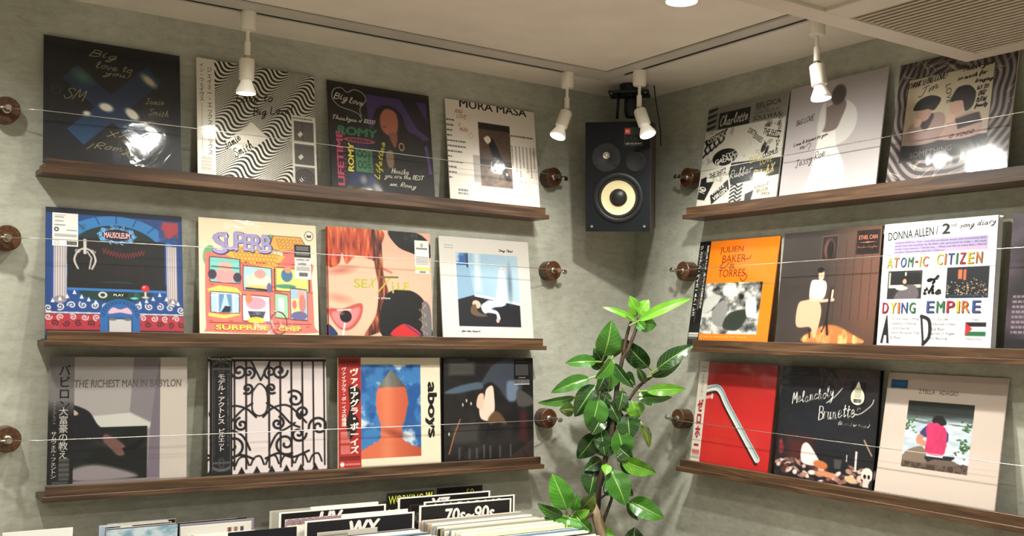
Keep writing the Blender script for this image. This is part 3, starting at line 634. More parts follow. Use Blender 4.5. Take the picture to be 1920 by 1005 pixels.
def plant():
    base = at(1128, 1010, PD); base.z = FLOOR
    t = thing('rubber_fig', 'tall leafy rubber fig plant with glossy green leaves in the room corner', 'plant', Matrix.Translation(base))
    bark = wood('fig_bark', (48, 36, 28), (84, 64, 48), 1.5, .7, 2); pale = wood('fig_trunk', (120, 100, 76), (160, 140, 112), 1, .75, 2)
    off = -base
    V = lambda u, v, d=0: at(u, v, PD+d)+off
    pot_top = Vector((0, 0, .36))
    lathe('pot', [(0, .0005), (.12, .0005), (.125, .006), (.155, .37), (.155, .39), (.142, .39), (.14, .345), (0, .345)], mat('pot_grey', (96, 94, 90), .7), t, 48)
    lathe('soil', [(0, .362), (.08, .36), (.1385, .352), (.139, .346), (0, .346)], mat('soil', (44, 32, 24), .95), t, 32)
    p = V(1128, 1003)
    tube('trunk', [pot_top+Vector((0, 0, -.02)), pot_top.lerp(p, .5)+Vector((.012, .01, 0)), p, V(1124, 985), V(1118, 965), V(1110, 947)], [.022, .019, .0165, .0165, .016, .014], pale, t, 14)
    def br(name, pts, r0_, r1_):
        n = len(pts); tube(name, pts, [r0_+(r1_-r0_)*i/(n-1) for i in range(n)], bark, t, 10)
    br('stem', [V(1119, 985, .012), V(1121, 950, .018), V(1123, 905), V(1135, 862), V(1146, 815), V(1152, 770), V(1157, 725), V(1162, 695), V(1168, 668), V(1178, 655), V(1187, 632), V(1197, 606)], .0095, .0052)
    br('branch', [V(1168, 670), V(1170, 655), V(1175, 630), V(1180, 612), V(1183, 602)], .006, .004)
    br('branch', [V(1128, 985), V(1137, 962), V(1146, 938), V(1150, 915)], .006, .004)
    br('branch', [V(1121, 937, .01), V(1132, 930), V(1145, 920)], .004, .003)
    br('branch', [V(1157, 745), V(1180, 748), V(1192, 730), V(1205, 718), V(1222, 706), V(1240, 694)], .006, .004)
    br('branch', [V(1152, 765), V(1140, 745), V(1130, 735), V(1120, 720)], .005, .0035)
    br('branch', [V(1118, 960), V(1090, 975, -.04), V(1070, 970, -.08), V(1063, 962, -.1)], .005, .0035)
    vs, fs, cs, uvs = [], [], [], []
    rn = random.Random(3); NL, NW = 12, 9
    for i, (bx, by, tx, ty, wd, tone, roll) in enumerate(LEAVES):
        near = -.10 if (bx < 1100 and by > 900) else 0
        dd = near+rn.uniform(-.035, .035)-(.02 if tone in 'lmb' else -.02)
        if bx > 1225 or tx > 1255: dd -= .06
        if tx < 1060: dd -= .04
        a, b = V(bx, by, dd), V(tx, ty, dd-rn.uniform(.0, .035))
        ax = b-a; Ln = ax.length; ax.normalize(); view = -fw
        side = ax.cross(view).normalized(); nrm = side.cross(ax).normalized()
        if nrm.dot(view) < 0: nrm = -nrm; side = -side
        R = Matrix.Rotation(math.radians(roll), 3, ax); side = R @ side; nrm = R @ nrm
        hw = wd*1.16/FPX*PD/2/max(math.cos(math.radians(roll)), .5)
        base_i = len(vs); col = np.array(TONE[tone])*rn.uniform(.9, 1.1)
        bend = Ln*rn.uniform(.10, .2); fold = rn.uniform(.18, .34)
        for r in range(NL+1):
            s = r/NL; sh = (math.sin(PI*min(1, s**.86))**.72)*(1-.18*s) if 0 < s < 1 else 0
            sh = max(sh, .012); c = a+ax*(Ln*s)+nrm*(bend*math.sin(PI*s)*.55-bend*.5*s*s)
            for q in range(NW):
                x = q/(NW-1)*2-1
                p = c+side*(hw*sh*x)+nrm*(hw*sh*abs(x)*fold+hw*.05*math.sin(s*17+x*2)*abs(x))
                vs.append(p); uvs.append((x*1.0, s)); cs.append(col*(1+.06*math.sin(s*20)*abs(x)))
        for r in range(NL):
            for q in range(NW-1):
                k = base_i+r*NW+q; fs.append((k, k+1, k+NW+1, k+NW))
        # petiole
        n0 = len(vs); pa = a-ax*(.18*Ln)+nrm*-.006; sx, ny = side*.0022, nrm*.0022
        for c in (pa, a+ax*.004):
            for e in (sx+ny, -sx+ny, -sx-ny, sx-ny): vs.append(c+e); uvs.append((.5, .55)); cs.append(np.array((120, 150, 70)))
        for q in range(4): fs.append((n0+q, n0+(q+1) % 4, n0+4+(q+1) % 4, n0+4+q))
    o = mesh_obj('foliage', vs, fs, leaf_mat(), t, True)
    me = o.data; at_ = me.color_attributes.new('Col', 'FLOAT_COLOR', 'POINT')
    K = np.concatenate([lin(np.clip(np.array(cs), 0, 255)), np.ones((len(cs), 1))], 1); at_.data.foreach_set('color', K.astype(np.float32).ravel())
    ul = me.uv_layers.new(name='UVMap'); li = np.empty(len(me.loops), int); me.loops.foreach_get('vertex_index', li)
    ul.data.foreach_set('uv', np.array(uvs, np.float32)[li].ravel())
plant()

# ------------------------------------------------------------------ record bins under the left wall
M_bin = wood('bin_ply', (150, 118, 84), (184, 150, 112), .6, .55, 0)
def record_bin(label, x0, x1, y0, y1, zb, zf):
    t = thing('record_bin', label, 'record bin', Matrix.Translation(((x0+x1)/2, (y0+y1)/2, FLOOR)))
    ox, oy = (x0+x1)/2, (y0+y1)/2; L = lambda x, y, z: (x-ox, y-oy, z-FLOOR)
    box('base_board', L(x0, y0, zb-.012), L(x1, y1, zb), M_bin, t)
    box('front_panel', L(x0, y0-.012, zb-.012), L(x1, y0, zf), M_bin, t); box('back_panel', L(x0, y1, zb-.012), L(x1, y1+.012, zf+.02), M_bin, t)
    box('side_panel', L(x0-.005, y0-.012, zb-.012), L(x0, y1+.012, zf+.01), M_bin, t); box('side_panel', L(x1, y0-.012, zb-.012), L(x1+.005, y1+.012, zf+.01), M_bin, t)
    box('cabinet', L(x0-.005, y0-.012, FLOOR), L(x1+.005, y1+.012, zb-.012), M_bin, t)
ZB = -.822
record_bin('plywood record bin below the right half of the left wall', -.919, -.560, -.66, -.02, ZB, -.60)
record_bin('plywood record bin below the middle of the left wall', -1.284, -.931, -.66, -.02, ZB, -.60)
record_bin('plywood bin of small singles below the left half of the left wall', -1.92, -1.2945, -.66, -.02, -.668, -.58)

def divider(label, y, x0, x1, z, art, h=None, lean=0, zb=ZB, group='bin dividers', pal=(226, 222, 212), inset=.006, ph=.062):
    """a stiff card with a printed header panel, standing in a bin"""
    M = Matrix.Translation((x0, y, zb+.0005)) @ Matrix.Rotation(PI/2-lean, 4, 'X')
    t = thing('bin_divider', label, 'record divider', M, group); hh = z-zb; w_ = x1-x0
    box('card', (0, 0, -.0018), (w_, hh, 0), mat('card', pal, .5), t)
    if art: print_mesh('header_panel', art, w_-2*inset, ph, M_print, t, .0003, (inset, hh-inset*.6-ph))
    return t
WH = (226, 222, 214)
def panel(c=(34, 32, 31), n=40): return Art(c, n)
g = 'bin dividers and cards'
divider('black card with yellow numerals at the very back of the right-hand bin', -.050, -.754, -.603, -.456, panel((22, 20, 18)).t('50', .74, .24, .18, .34, (196, 190, 60)), group=g, pal=(22, 20, 18))
divider('black card reading WORKING in yellow-green letters behind the right-hand bin', -.062, -.918, -.771, -.4575, panel((40, 42, 26)).t('WORKING', .40, .27, .74, .34, (214, 216, 82), bold=.01).t('W', .90, .24, .15, .36, (222, 224, 80), bold=.06).t('ME', .20, .80, .34, .36, (214, 216, 82), bold=.01), group=g, pal=(40, 42, 26), inset=.001, ph=.07)
divider('black divider with white letters YZ in the right-hand bin', -.110, -.908, -.614, -.4635, panel().t('YZ', .45, .37, .21, .62, WH, shear=.25, bold=.05), group=g)
divider('plain dark brown sleeve with a round seal standing behind the white edged dividers', -.150, -.894, -.612, -.4775, panel((38, 26, 24)).ring(.10, .52, .045, .2, .016, (150, 146, 140)), group=g, pal=(38, 26, 24))
divider('black divider with white letters VARIOUS just behind the 70s to 90s divider', -.162, -.857, -.564, -.4705, panel().t('VARIOUS', .48, .33, .78, .56, WH, bold=.05), group=g)
divider('black divider with large white lettering 70s~90s in the right-hand bin', -.200, -.891, -.600, -.4725, panel((44, 42, 41)).t('70s~90s', .54, .42, .56, .56, WH, bold=.035, shear=.08), group=g, ph=.07)
divider('plain light grey card at the back of the middle bin', -.080, -1.257, -1.106, -.476, panel((176, 172, 158)).t('900', .68, .2, .2, .3, (60, 56, 50), bold=.03), group=g, pal=(176, 172, 158))
divider('blank off-white card just behind the UV divider', -.112, -1.16, -.968, -.4685, None, group=g)
divider('black divider with white letters UV in the middle bin', -.130, -1.251, -.954, -.473, panel().t('UV', .47, .36, .24, .66, (232, 218, 212), shear=.25, bold=.06), group=g, ph=.056)
a_ = panel((196, 172, 176), 90)
for k in range(9):
    for r_ in (.05, .09, .13): a_.ring(.08+k*.11, .22, r_*.55, r_*1.6, .012, (128, 98, 108))
a_.t('VAN', .30, .62, .36, .5, (52, 40, 44), shear=.2)
divider('pink patterned sleeve lettered VAN in front of the UV divider', -.195, -1.260, -1.103, -.479, a_, group=g, pal=(196, 172, 176), inset=.001, ph=.075)
divider('plain white card leaning just behind the WX divider', -.238, -1.13, -.945, -.470, None, group=g)
divider('black divider with big white letters WX in the middle bin', -.250, -1.231, -.932, -.4765, panel((42, 42, 46)).t('WX', .535, .36, .30, .58, WH, shear=.2, bold=.06), group=g, ph=.07)
a_ = panel((186, 180, 168), 60); a_.rect(.03, .1, .52, 1, (150, 140, 128)).rect(.5, 0, 1, 1, (196, 190, 178)).t('00', .36, .62, .16, .3, (150, 70, 40), bold=.03).t('DAY', .87, .72, .2, .26, (34, 32, 30), shear=.2, bold=.04)
divider('small grey price card standing in front of the WX divider', -.300, -1.219, -1.061, -.4965, a_, group=g, pal=(190, 184, 172), inset=.001)
a_ = panel((224, 222, 216), 60); a_.t('RADIOHEAD', .5, .55, .92, .42, (30, 30, 32), bold=.03)
divider('white divider with black block lettering at the lower left corner', -.120, -1.877, -1.733, -.469, a_, group=g, zb=-.668, inset=.002)

M_edge = [mat('jacket_'+n, c, .55) for n, c in [('white', (218, 214, 204)), ('cream', (206, 196, 172)), ('grey', (150, 148, 142)), ('black', (34, 33, 32)), ('pink', (206, 158, 158)), ('green_yellow', (176, 178, 120)), ('blue', (120, 146, 160)), ('tan', (172, 140, 112))]]
def jackets(label, group, n, y0, y1, xa, xb, z, zb, wts, wd, parts=None):
    kind = 'record_jacket' if wd > .25 else 'single_sleeve'; cache = {}
    for k in range(n):
        f = k/(n-1); y = y0+(y1-y0)*f; ci = random.choices(range(8), wts)[0]
        x = xa+(xb-xa)*f+random.uniform(-.006, .006); zt = z+random.uniform(-.006, .003); th = random.choice([.0026, .003, .0034])
        key = (ci, th)
        if key not in cache:
            bm = bmesh.new(); add_box(bm, (0, -th/2, 0), (wd, th/2, 1)); me = bpy.data.meshes.new(kind); bm.to_mesh(me); bm.free(); me.materials.append(M_edge[ci]); cache[key] = me
        o = bpy.data.objects.new(kind, cache[key]); C.objects.link(o)
        o.location = (x, y, zb+.0005); o.scale = (1, 1, zt-zb); tag(o, label, 'record', group)
jackets('thin record jacket standing edge-on in front of the 70s~90s divider', 'record jackets in the right-hand bin', 66, -.212, -.635, -.893, -.912, -.508, ZB, (11, 5, 3, 2, 1.2, 1, .8, .8), .311)
jackets('thin record jacket standing edge-on in front of the WX divider', 'record jackets in the middle bin', 48, -.312, -.635, -1.262, -1.276, -.504, ZB, (12, 2, 2, 3, .2, 1, .5, .3), .300)
jackets('thin record jacket standing edge-on between the UV and WX dividers', 'record jackets behind the WX divider', 8, -.205, -.232, -1.266, -1.266, -.492, ZB, (12, 2, 1, 0, .2, 0, .5, .3), .298)

def single(y, x0, x1, z, art, label, edge=0):
    M = Matrix.Translation((x0, y, -.6675)) @ Matrix.Rotation(PI/2, 4, 'X')
    t = thing('single_record', label, 'record', M, 'singles at the front of the small bin'); w_ = x1-x0; h_ = z+.6675
    box('jacket', (0, 0, -.003), (w_, h_, 0), M_edge[edge], t)
    print_mesh('front_cover', art, w_-.001, .05, M_print, t, .0003, (.0005, h_-.0505))
a_ = Art((202, 200, 190), 60); a_.rect(.88, 0, 1, .6, (48, 40, 30)); single(-.060, -1.646, -1.487, -.479, a_, 'off-white single with a dark top right corner at the back of the left group')
a_ = Art((168, 184, 204), 60); a_.rect(.3, 0, 1, 1, (190, 184, 170)).ell(.1, .7, .06, .2, (60, 60, 70)); single(-.080, -1.668, -1.510, -.478, a_, 'pale blue single standing behind the black and white photo single')
a_ = Art((206, 202, 192), 60); a_.rect(0, 0, .22, 1, (50, 42, 44)).ell(.17, .35, .07, .3, (206, 202, 192)).poly([(.4, 0), (1, 0), (1, 1), (.5, 1)], (48, 40, 42)); single(-.100, -1.660, -1.508, -.478, a_, 'black and white photo single in the left group of the small bin')
a_ = Art((124, 62, 70), 60); a_.noise((60, 26, 34), 6, 2); single(-.112, -1.660, -1.502, -.480, a_, 'dark red single in front of the black and white photo single')
a_ = Art((196, 206, 212), 60); a_.noise((120, 160, 178), 5, 2); single(-.124, -1.662, -1.500, -.481, a_, 'pale blue green single at the front of the left group in the small bin', 6)
a_ = Art((214, 204, 204), 60); a_.ell(.78, .3, .03, .08, (70, 60, 80)); single(-.060, -1.480, -1.334, -.490, a_, 'pale pink single at the back of the right group in the small bin')
a_ = Art((42, 24, 26), 60)
for k in range(4): a_.poly([(.15+k*.22, .55), (.22+k*.22, .1), (.36+k*.22, .45)], (190, 40, 58))
single(-.085, -1.488, -1.318, -.486, a_, 'black single with red zigzag pattern in the small bin', 3)
a_ = Art((150, 142, 160), 60); single(-.100, -1.488, -1.305, -.4865, a_, 'greyish lilac single in front of the red zigzag single', 2)
a_ = Art((216, 210, 198), 60)
for k, c in enumerate([(120, 70, 60), (150, 110, 90), (90, 70, 90)]): a_.rect(.66+k*.09, .2, .71+k*.09, .9, c)
single(-.120, -1.492, -1.318, -.489, a_, 'cream single with small brown figures along its right side')
a_ = Art((30, 32, 44), 60); a_.rect(.6, .4, .9, 1, (210, 210, 214)); single(-.360, -1.455, -1.2955, -.4645, a_, 'dark navy single at the front right of the small bin', 3)
jackets('thin white single standing edge-on behind the dark navy single', 'single sleeves in the small bin', 16, -.05, -.19, -1.312-.155, -1.312-.155, -.505, -.668, (12, 2, 1, 1, 0, 0, 1, 0), .14)
jackets('thin single sleeve standing edge-on at the front of the small bin', 'single sleeves at the front of the small bin', 40, -.215, -.60, -1.66, -1.66, -.52, -.668, (12, 2, 1, 2, 1, 0, 2, 1), .16)
jackets('thin single sleeve standing edge-on in front of the red zigzag single', 'single sleeves right of the small bin', 22, -.14, -.345, -1.482, -1.482, -.515, -.668, (12, 2, 1, 2, 1, 0, 2, 1), .17)
jackets('thin single sleeve standing edge-on in front of the white lettered divider', 'single sleeves left of the small bin', 40, -.14, -.60, -1.88, -1.88, -.52, -.668, (12, 2, 1, 2, 1, 0, 2, 1), .17)

# ------------------------------------------------------------------ the records on the ledges
W0 = .315
SK = (226, 186, 164)
def a_cross():
    a = Art((16, 20, 34)); a.noise((12, 28, 58), 3, 2, .35, .8, a=.8)
    f = fbm(a.n, 5, 5)
    for p, q in [((.18, .27), (.80, .82)), ((.80, .20), (.22, .80))]:
        dx, dy = q[0]-p[0], q[1]-p[1]; l = math.hypot(dx, dy); nx, ny = -dy/l*.082, dx/l*.082
        P = [(p[0]+nx, p[1]+ny), (q[0]+nx, q[1]+ny), (q[0]-nx, q[1]-ny), (p[0]-nx, p[1]-ny)]
        cv = a.cov(a.sd_poly(P), 0); a.mix(cv, (24, 56, 104)); a.mix(cv*np.clip((a.v-.45)*2.4, 0, 1)*.8, (36, 96, 146)); a.mix(cv*np.clip(f*2-.9, 0, 1)*.7, (18, 74, 92))
    a.ell(.27, .30, .07, .045, (70, 122, 104), 30, .06).ell(.76, .26, .07, .03, (196, 186, 150), 40, .03)
    a.ell(.44, .53, .052, .034, (236, 230, 214), 12, .02).ell(.63, .56, .06, .036, (236, 230, 214), 40, .02).ell(.30, .60, .028, .022, (226, 224, 204), 0, .02)
    ink = (168, 158, 122); h = lambda *k, **q: a.hand(*k, **q)
    h('Big', .42, .105, .20, .085, ink); h('love to', .50, .185, .27, .06, ink); h('you!', .52, .25, .21, .055, ink)
    a.ring(.085, .44, .032, .032, .005, (88, 88, 84)); h('SM', .22, .455, .15, .10, ink, rot=-8, bold=0); h('Jamie', .80, .43, .14, .05, ink, rot=6); h('Smith', .83, .52, .15, .055, ink)
    h('xx', .53, .745, .17, .05, ink); h('Romy', .49, .865, .27, .08, ink, bold=.0); a.line([(.30, .89), (.35, .84)], .006, ink)
    return a
def a_waves():
    a = Art((226, 220, 206), 216); u, v = a.u, a.v
    ph = (38*v+10*u+2.5*np.sin(2*PI*(1.75*v+2.3*u)))*2*PI
    a.mix(np.clip(.5+1.6*np.sin(ph), 0, 1), (38, 36, 34))
    pan = (222, 216, 204)
    a.poly([(.44, .50), (.58, .62), (.33, .83), (.22, .70)], pan)
    a.rect(.785, .385, 1, 1, pan)
    for k in range(3):
        y = .435+k*.205; a.rect(.805, y, .98, y+.185, (112, 108, 104)); a.rect(.88, y, .885, y+.185, (70, 68, 66)) if k == 0 else None
        a.poly([(.835, y+.12), (.865, y+.09), (.885, y+.115), (.855, y+.145)], pan)
    for r in (.02, .04, .06, .08): a.ring(.89, .94, r, r*.9, .008, (50, 48, 46))
    a.small(.80, .40, .97, .42, 1, (70, 66, 62))
    ink = (24, 22, 22)
    a.hand('Love to', .47, .28, .32, .08, ink, rot=10, bold=.005); a.hand('Big Love!', .63, .385, .36, .10, ink, rot=12, bold=.008)
    a.hand('Jamie', .27, .69, .16, .07, ink, rot=40, bold=.005); a.hand('Smith', .36, .745, .18, .08, ink, rot=36, bold=.005)
    return a
def obi_waves():
    o = Art((222, 216, 204), 90); o.img[:] = (222, 216, 204)
    o.vert('ジェイミー・エックス・エックス', .72, .45, .28, .76, (44, 42, 40), .01).vert('イン・ウェイヴス', .28, .21, .24, .33, (44, 42, 40), .005)
    o.rect(.26, .39, .29, .80, (120, 116, 108), a=.6); o.small(.2, .84, .8, .97, 7, (120, 116, 110), a=.6)
    return o
def a_purple():
    a = Art((22, 21, 26)); a.poly([(.36, .08), (.97, .08), (.97, .45), (.90, .46), (.60, .42), (.38, .40)], (84, 58, 128)); a.poly([(.70, .08), (.86, .08), (.97, .28), (.97, .42), (.86, .35)], (38, 26, 66))
    a.poly([(.86, .55), (.95, .50), (.985, .78), (.85, .78)], (96, 62, 140))
    a.blob([(.42, .34), (.47, .20), (.58, .16), (.70, .22), (.76, .38), (.90, .46), (.95, .80), (.88, .96), (.50, .92), (.46, .70), (.50, .55), (.45, .46)], (20, 18, 24), .012)
    a.blob([(.50, .25), (.56, .19), (.65, .22), (.67, .33), (.64, .43), (.56, .45), (.50, .40), (.485, .32)], (186, 112, 88), .02)
    a.blob([(.57, .44), (.65, .42), (.65, .50), (.62, .56)], (160, 92, 72), .015); a.ell(.53, .37, .02, .008, (150, 60, 60), -10, .01)
    a.blob([(.53, .62), (.60, .60), (.60, .74), (.545, .75)], (150, 120, 96), .01); a.ring(.69, .545, .024, .034, .008, (214, 160, 120))
    a.curve([(.31, .30), (.30, .23), (.36, .14), (.33, .075), (.25, .055), (.185, .09), (.13, .055), (.06, .08), (.04, .16), (.10, .23), (.20, .255), (.28, .28), (.315, .335)], .006, (222, 216, 196))
    W = (224, 218, 206)
    a.hand('Big', .12, .155, .13, .09, W, rot=-2, bold=.005); a.hand('love', .265, .165, .13, .06, W, rot=-3, bold=.005); a.hand('Thankyou x 10000', .24, .35, .40, .055, W, bold=.003)
    a.t('ROMY', .265, .455, .39, .085, (58, 132, 92), bold=.07, shear=.1); a.ring(.28, .535, .13, .022, .007, (200, 82, 118))
    for k in range(3): a.ring(.22+k*.06, .535, .02, .014, .006, (200, 82, 118))
    a.t('LIFETIME', .09, .72, .51, .062, (206, 70, 112), rot=90, bold=.05); a.t('ROMY', .19, .70, .27, .055, (226, 214, 66), rot=88, bold=.05)
    for k in range(12): a.rect(.125, .50+k*.037, .145, .506+k*.037, (206, 70, 112))
    a.rect(.235, .62, .395, .83, (72, 146, 100)); a.rect(.235, .57, .36, .60, (48, 44, 92))
    for x, y in [(.275, .66), (.32, .66), (.275, .76), (.32, .76)]: a.ring(x, y, .018, .03, .006, (22, 40, 30))
    a.t('LIFETIME', .365, .725, .18, .03, (22, 40, 30), rot=90, bold=.02); a.hand('Lifetime', .475, .70, .36, .075, (222, 210, 66), rot=78, bold=.012)
    a.rect(.16, .84, .42, .95, (30, 52, 120), .03); a.ell(.30, .90, .03, .04, (150, 146, 140), 0, .03)
    a.hand('Hanika', .66, .785, .17, .05, W, bold=.004); a.hand('you are the BEST', .70, .84, .40, .06, W, rot=2, bold=.004); a.hand('xx. Romy', .68, .92, .26, .06, W, bold=.004)
    return a
def a_whitephoto():
    a = Art((222, 214, 202)); a.t('MURA MASA', .53, .022, .76, .085, (40, 36, 34), bold=.022)
    a.rect(.27, .53, .40, .80, (176, 168, 160)).rect(.30, .82, .52, .88, (214, 190, 178)); a.rect(.345, .19, .70, .83, (108, 84, 68)); a.rect(.345, .19, .70, .255, (52, 46, 42)).rect(.345, .56, .70, .62, (48, 40, 36))
    a.noise((140, 112, 92), 30, 30, .4, .7, (.345, .62, .70, .83), .8); a.noise((88, 66, 54), 24, 30, .45, .7, (.345, .26, .70, .56), .6)
    a.blob([(.45, .36), (.50, .34), (.56, .46), (.62, .60), (.68, .74), (.62, .74), (.55, .60), (.48, .50)], (26, 26, 26), .008)
    a.blob([(.40, .35), (.45, .32), (.48, .36), (.44, .40)], (222, 206, 196), .008); a.ell(.58, .66, .012, .015, (216, 206, 198)).ell(.64, .69, .012, .015, (216, 206, 198))
    for k, s in enumerate(['MY LOVE', 'NIGHTS', 'MESSY', 'CHUCK', 'ALL AROUND THE WORLD', 'GIVE ME THE GROUND', 'WHAT IF I GO?', 'HELP', 'SECOND 2 NONE', 'NOTHING', 'HELLINE', 'BLU'][:12]):
        y = .20+k*.052; wd = .012*len(s); a.small(.0, y, min(wd, .20), y+.014, 1, (60, 56, 52), 1)
    a.small(.71, .275, .97, .29, 1, (60, 56, 52), 1)
    for k in range(7): a.small(.71+k*.042, .38, .722+k*.042, .60+.05*(k % 3), 14, (70, 66, 62), .6)
    a.barcode(.09, .885, .20, .91); a.small(.09, .915, .20, .94, 1, (120, 116, 110), .8)
    ink = (214, 158, 132); a.hand('BIG', .14, .11, .09, .035, ink).hand('LOVE', .17, .16, .12, .045, ink).hand('x', .14, .245, .03, .03, ink).hand('MURA', .18, .29, .09, .04, ink); a.ring(.26, .34, .022, .026, .005, ink)
    a.curve([(.76, .90), (.80, .74), (.82, .90), (.85, .74), (.87, .88), (.89, .76), (.90, .86), (.95, .85)], .006, ink)
    return a
def a_arcade():
    a = Art((30, 76, 148)); a.mix(np.clip(1.3*np.abs(a.u-.5)-.45, 0, 1), (14, 36, 84)); a.rect(0, 0, 1, .045, (18, 34, 60))
    a.ell(.5, .36, .44, .32, (52, 128, 196)).ell(.5, .40, .36, .28, (22, 60, 62)); a.noise((40, 104, 96), 10, 8, .55, .75, (.2, .12, .8, .26), .6)
    for k in range(9):
        t_ = PI+PI*(k+.5)/9; a.line([(.5+.36*math.cos(t_), .38+.28*math.sin(t_)), (.5+.44*math.cos(t_), .37+.33*math.sin(t_))], .008, (22, 66, 130))
    a.rect(.15, .235, .87, .665, (28, 26, 28)); a.noise((62, 26, 30), 6, 5, .6, .8, (.38, .42, .70, .56), .6)
    a.rect(.82, .06, .97, .20, (178, 66, 78)); a.noise((40, 84, 150), 8, 8, .45, .6, (.82, .06, .97, .24), 1)
    for x0, x1 in ((.055, .145), (.875, .955)):
        a.rect(x0, .27, x1, .745, (198, 190, 190)); a.ell((x0+x1)/2, .745, (x1-x0)/2, .03, (150, 140, 146))
        for k in range(5): a.rect(x0+.008+k*.017, .27, x0+.013+k*.017, .75, (128, 112, 122))
        a.rect(x0-.012, .26, x0, .74, (24, 80, 160))
    for k in range(14): x = .40+k*.022; y = .335+.035*math.sin(PI*k/13); a.line([(x, y-.02), (x+.011, y+.02), (x+.022, y-.02)], .005, (156, 44, 48))
    c = (196, 190, 186); a.rect(.262, .245, .285, .37, c)
    for sx in (-1, 1): a.curve([(.274, .32), (.274+sx*.05, .35), (.274+sx*.075, .42), (.274+sx*.05, .49)], .014, c); a.spiral(.274+sx*.055, .345, .02, 1.2, 0, .006, c)
    a.line([(.29, .35), (.32, .40), (.305, .49)], .010, c)
    a.blob([(.37, .20), (.40, .145), (.46, .15), (.50, .125), (.55, .15), (.61, .145), (.64, .20), (.61, .255), (.55, .25), (.50, .275), (.45, .25), (.39, .255)], (62, 132, 196)); a.ell(.505, .20, .105, .048, (22, 26, 34))
    for k in range(10): t_ = 2*PI*k/10; a.spiral(.505+.125*math.cos(t_), .20+.062*math.sin(t_), .018, 1, t_, .006, (150, 196, 230))
    a.t('MAUSOLEUM', .505, .20, .19, .05, (236, 176, 186), bold=.04)
    a.ell(.5, .67, .27, .085, (22, 70, 62)); a.rect(.15, .60, .87, .652, (28, 26, 28)); a.rect(.15, .648, .87, .668, (50, 120, 196)); a.noise((60, 140, 96), 12, 5, .6, .75, (.28, .67, .72, .74), .8)
    a.ell(.40, .70, .032, .026, (206, 206, 206)).ell(.40, .70, .018, .015, (60, 66, 60)); a.rect(.47, .682, .58, .712, (18, 24, 24)); a.t('PLAY', .515, .697, .075, .018, (206, 222, 206), bold=.02)
    a.rect(.705, .66, .72, .705, (206, 200, 196)).ell(.712, .71, .028, .009, (190, 186, 180)).ell(.712, .635, .030, .030, (204, 36, 48)).ell(.703, .625, .009, .009, (240, 150, 150)).ell(.63, .72, .03, .008, (120, 190, 210))
    a.rect(0, .86, 1, 1, (176, 46, 60)); s_ = (206, 200, 198)
    for k in range(24): a.spiral(.02+k*.042, .885+.05*(k % 2), .026, 1.3, k, .008, (s_, (64, 24, 34))[k % 2], (-1)**k)
    a.rect(0, .985, 1, 1, (70, 30, 40))
    for k in range(13):
        x = .02+k*.08; a.spiral(x, .815-.03*math.sin(PI*((k*.08) % .5)/.5), .03, 1.3, 1+k, .010, s_, (-1)**k); a.line([(x-.05, .85), (x+.05, .85)], .010, s_)
    for x, y in [(.05, .77), (.1, .755), (.15, .735), (.2, .70), (.25, .735), (.3, .755), (.35, .775), (.67, .775), (.72, .755), (.77, .735), (.82, .70), (.87, .735), (.92, .755), (.96, .77)]: a.poly([(x-.014, y), (x, y-.035), (x+.014, y)], (218, 220, 222))
    a.ell(.525, .86, .145, .13, (38, 102, 172)).rect(.38, .86, .67, 1, (38, 102, 172)); a.blob([(.44, .85), (.47, .80), (.525, .815), (.58, .80), (.61, .85), (.525, .84)], (226, 164, 178))
    for k in range(14): t_ = PI+PI*k/13; a.ring(.525+.125*math.cos(t_), .865+.11*math.sin(t_), .012, .012, .005, (20, 62, 118))
    a.rect(.435, .88, .615, 1, (28, 72, 128)).rect(.445, .895, .605, 1, (186, 182, 180)); a.ell(.47, .895, .03, .012, (110, 112, 116)).ell(.58, .895, .03, .012, (110, 112, 116))
    return a
def st_arcade():
    s = Art((222, 220, 216), 60); s.small(.1, .06, .5, .08, 1, (90, 90, 90)); s.small(.1, .11, .45, .14, 1, (50, 50, 50)); s.small(.1, .23, .42, .26, 1, (60, 60, 60)); s.small(.08, .35, .5, .385, 1, (40, 40, 40)); s.ring(.16, .50, .07, .05, .04, (90, 90, 92)); s.small(.55, .50, .95, .53, 1, (60, 60, 60))
    s.small(.08, .63, .95, .72, 3, (110, 110, 110)); s.ring(.17, .90, .08, .055, .02, (170, 170, 170)); s.barcode(.55, .85, .96, .98); return s
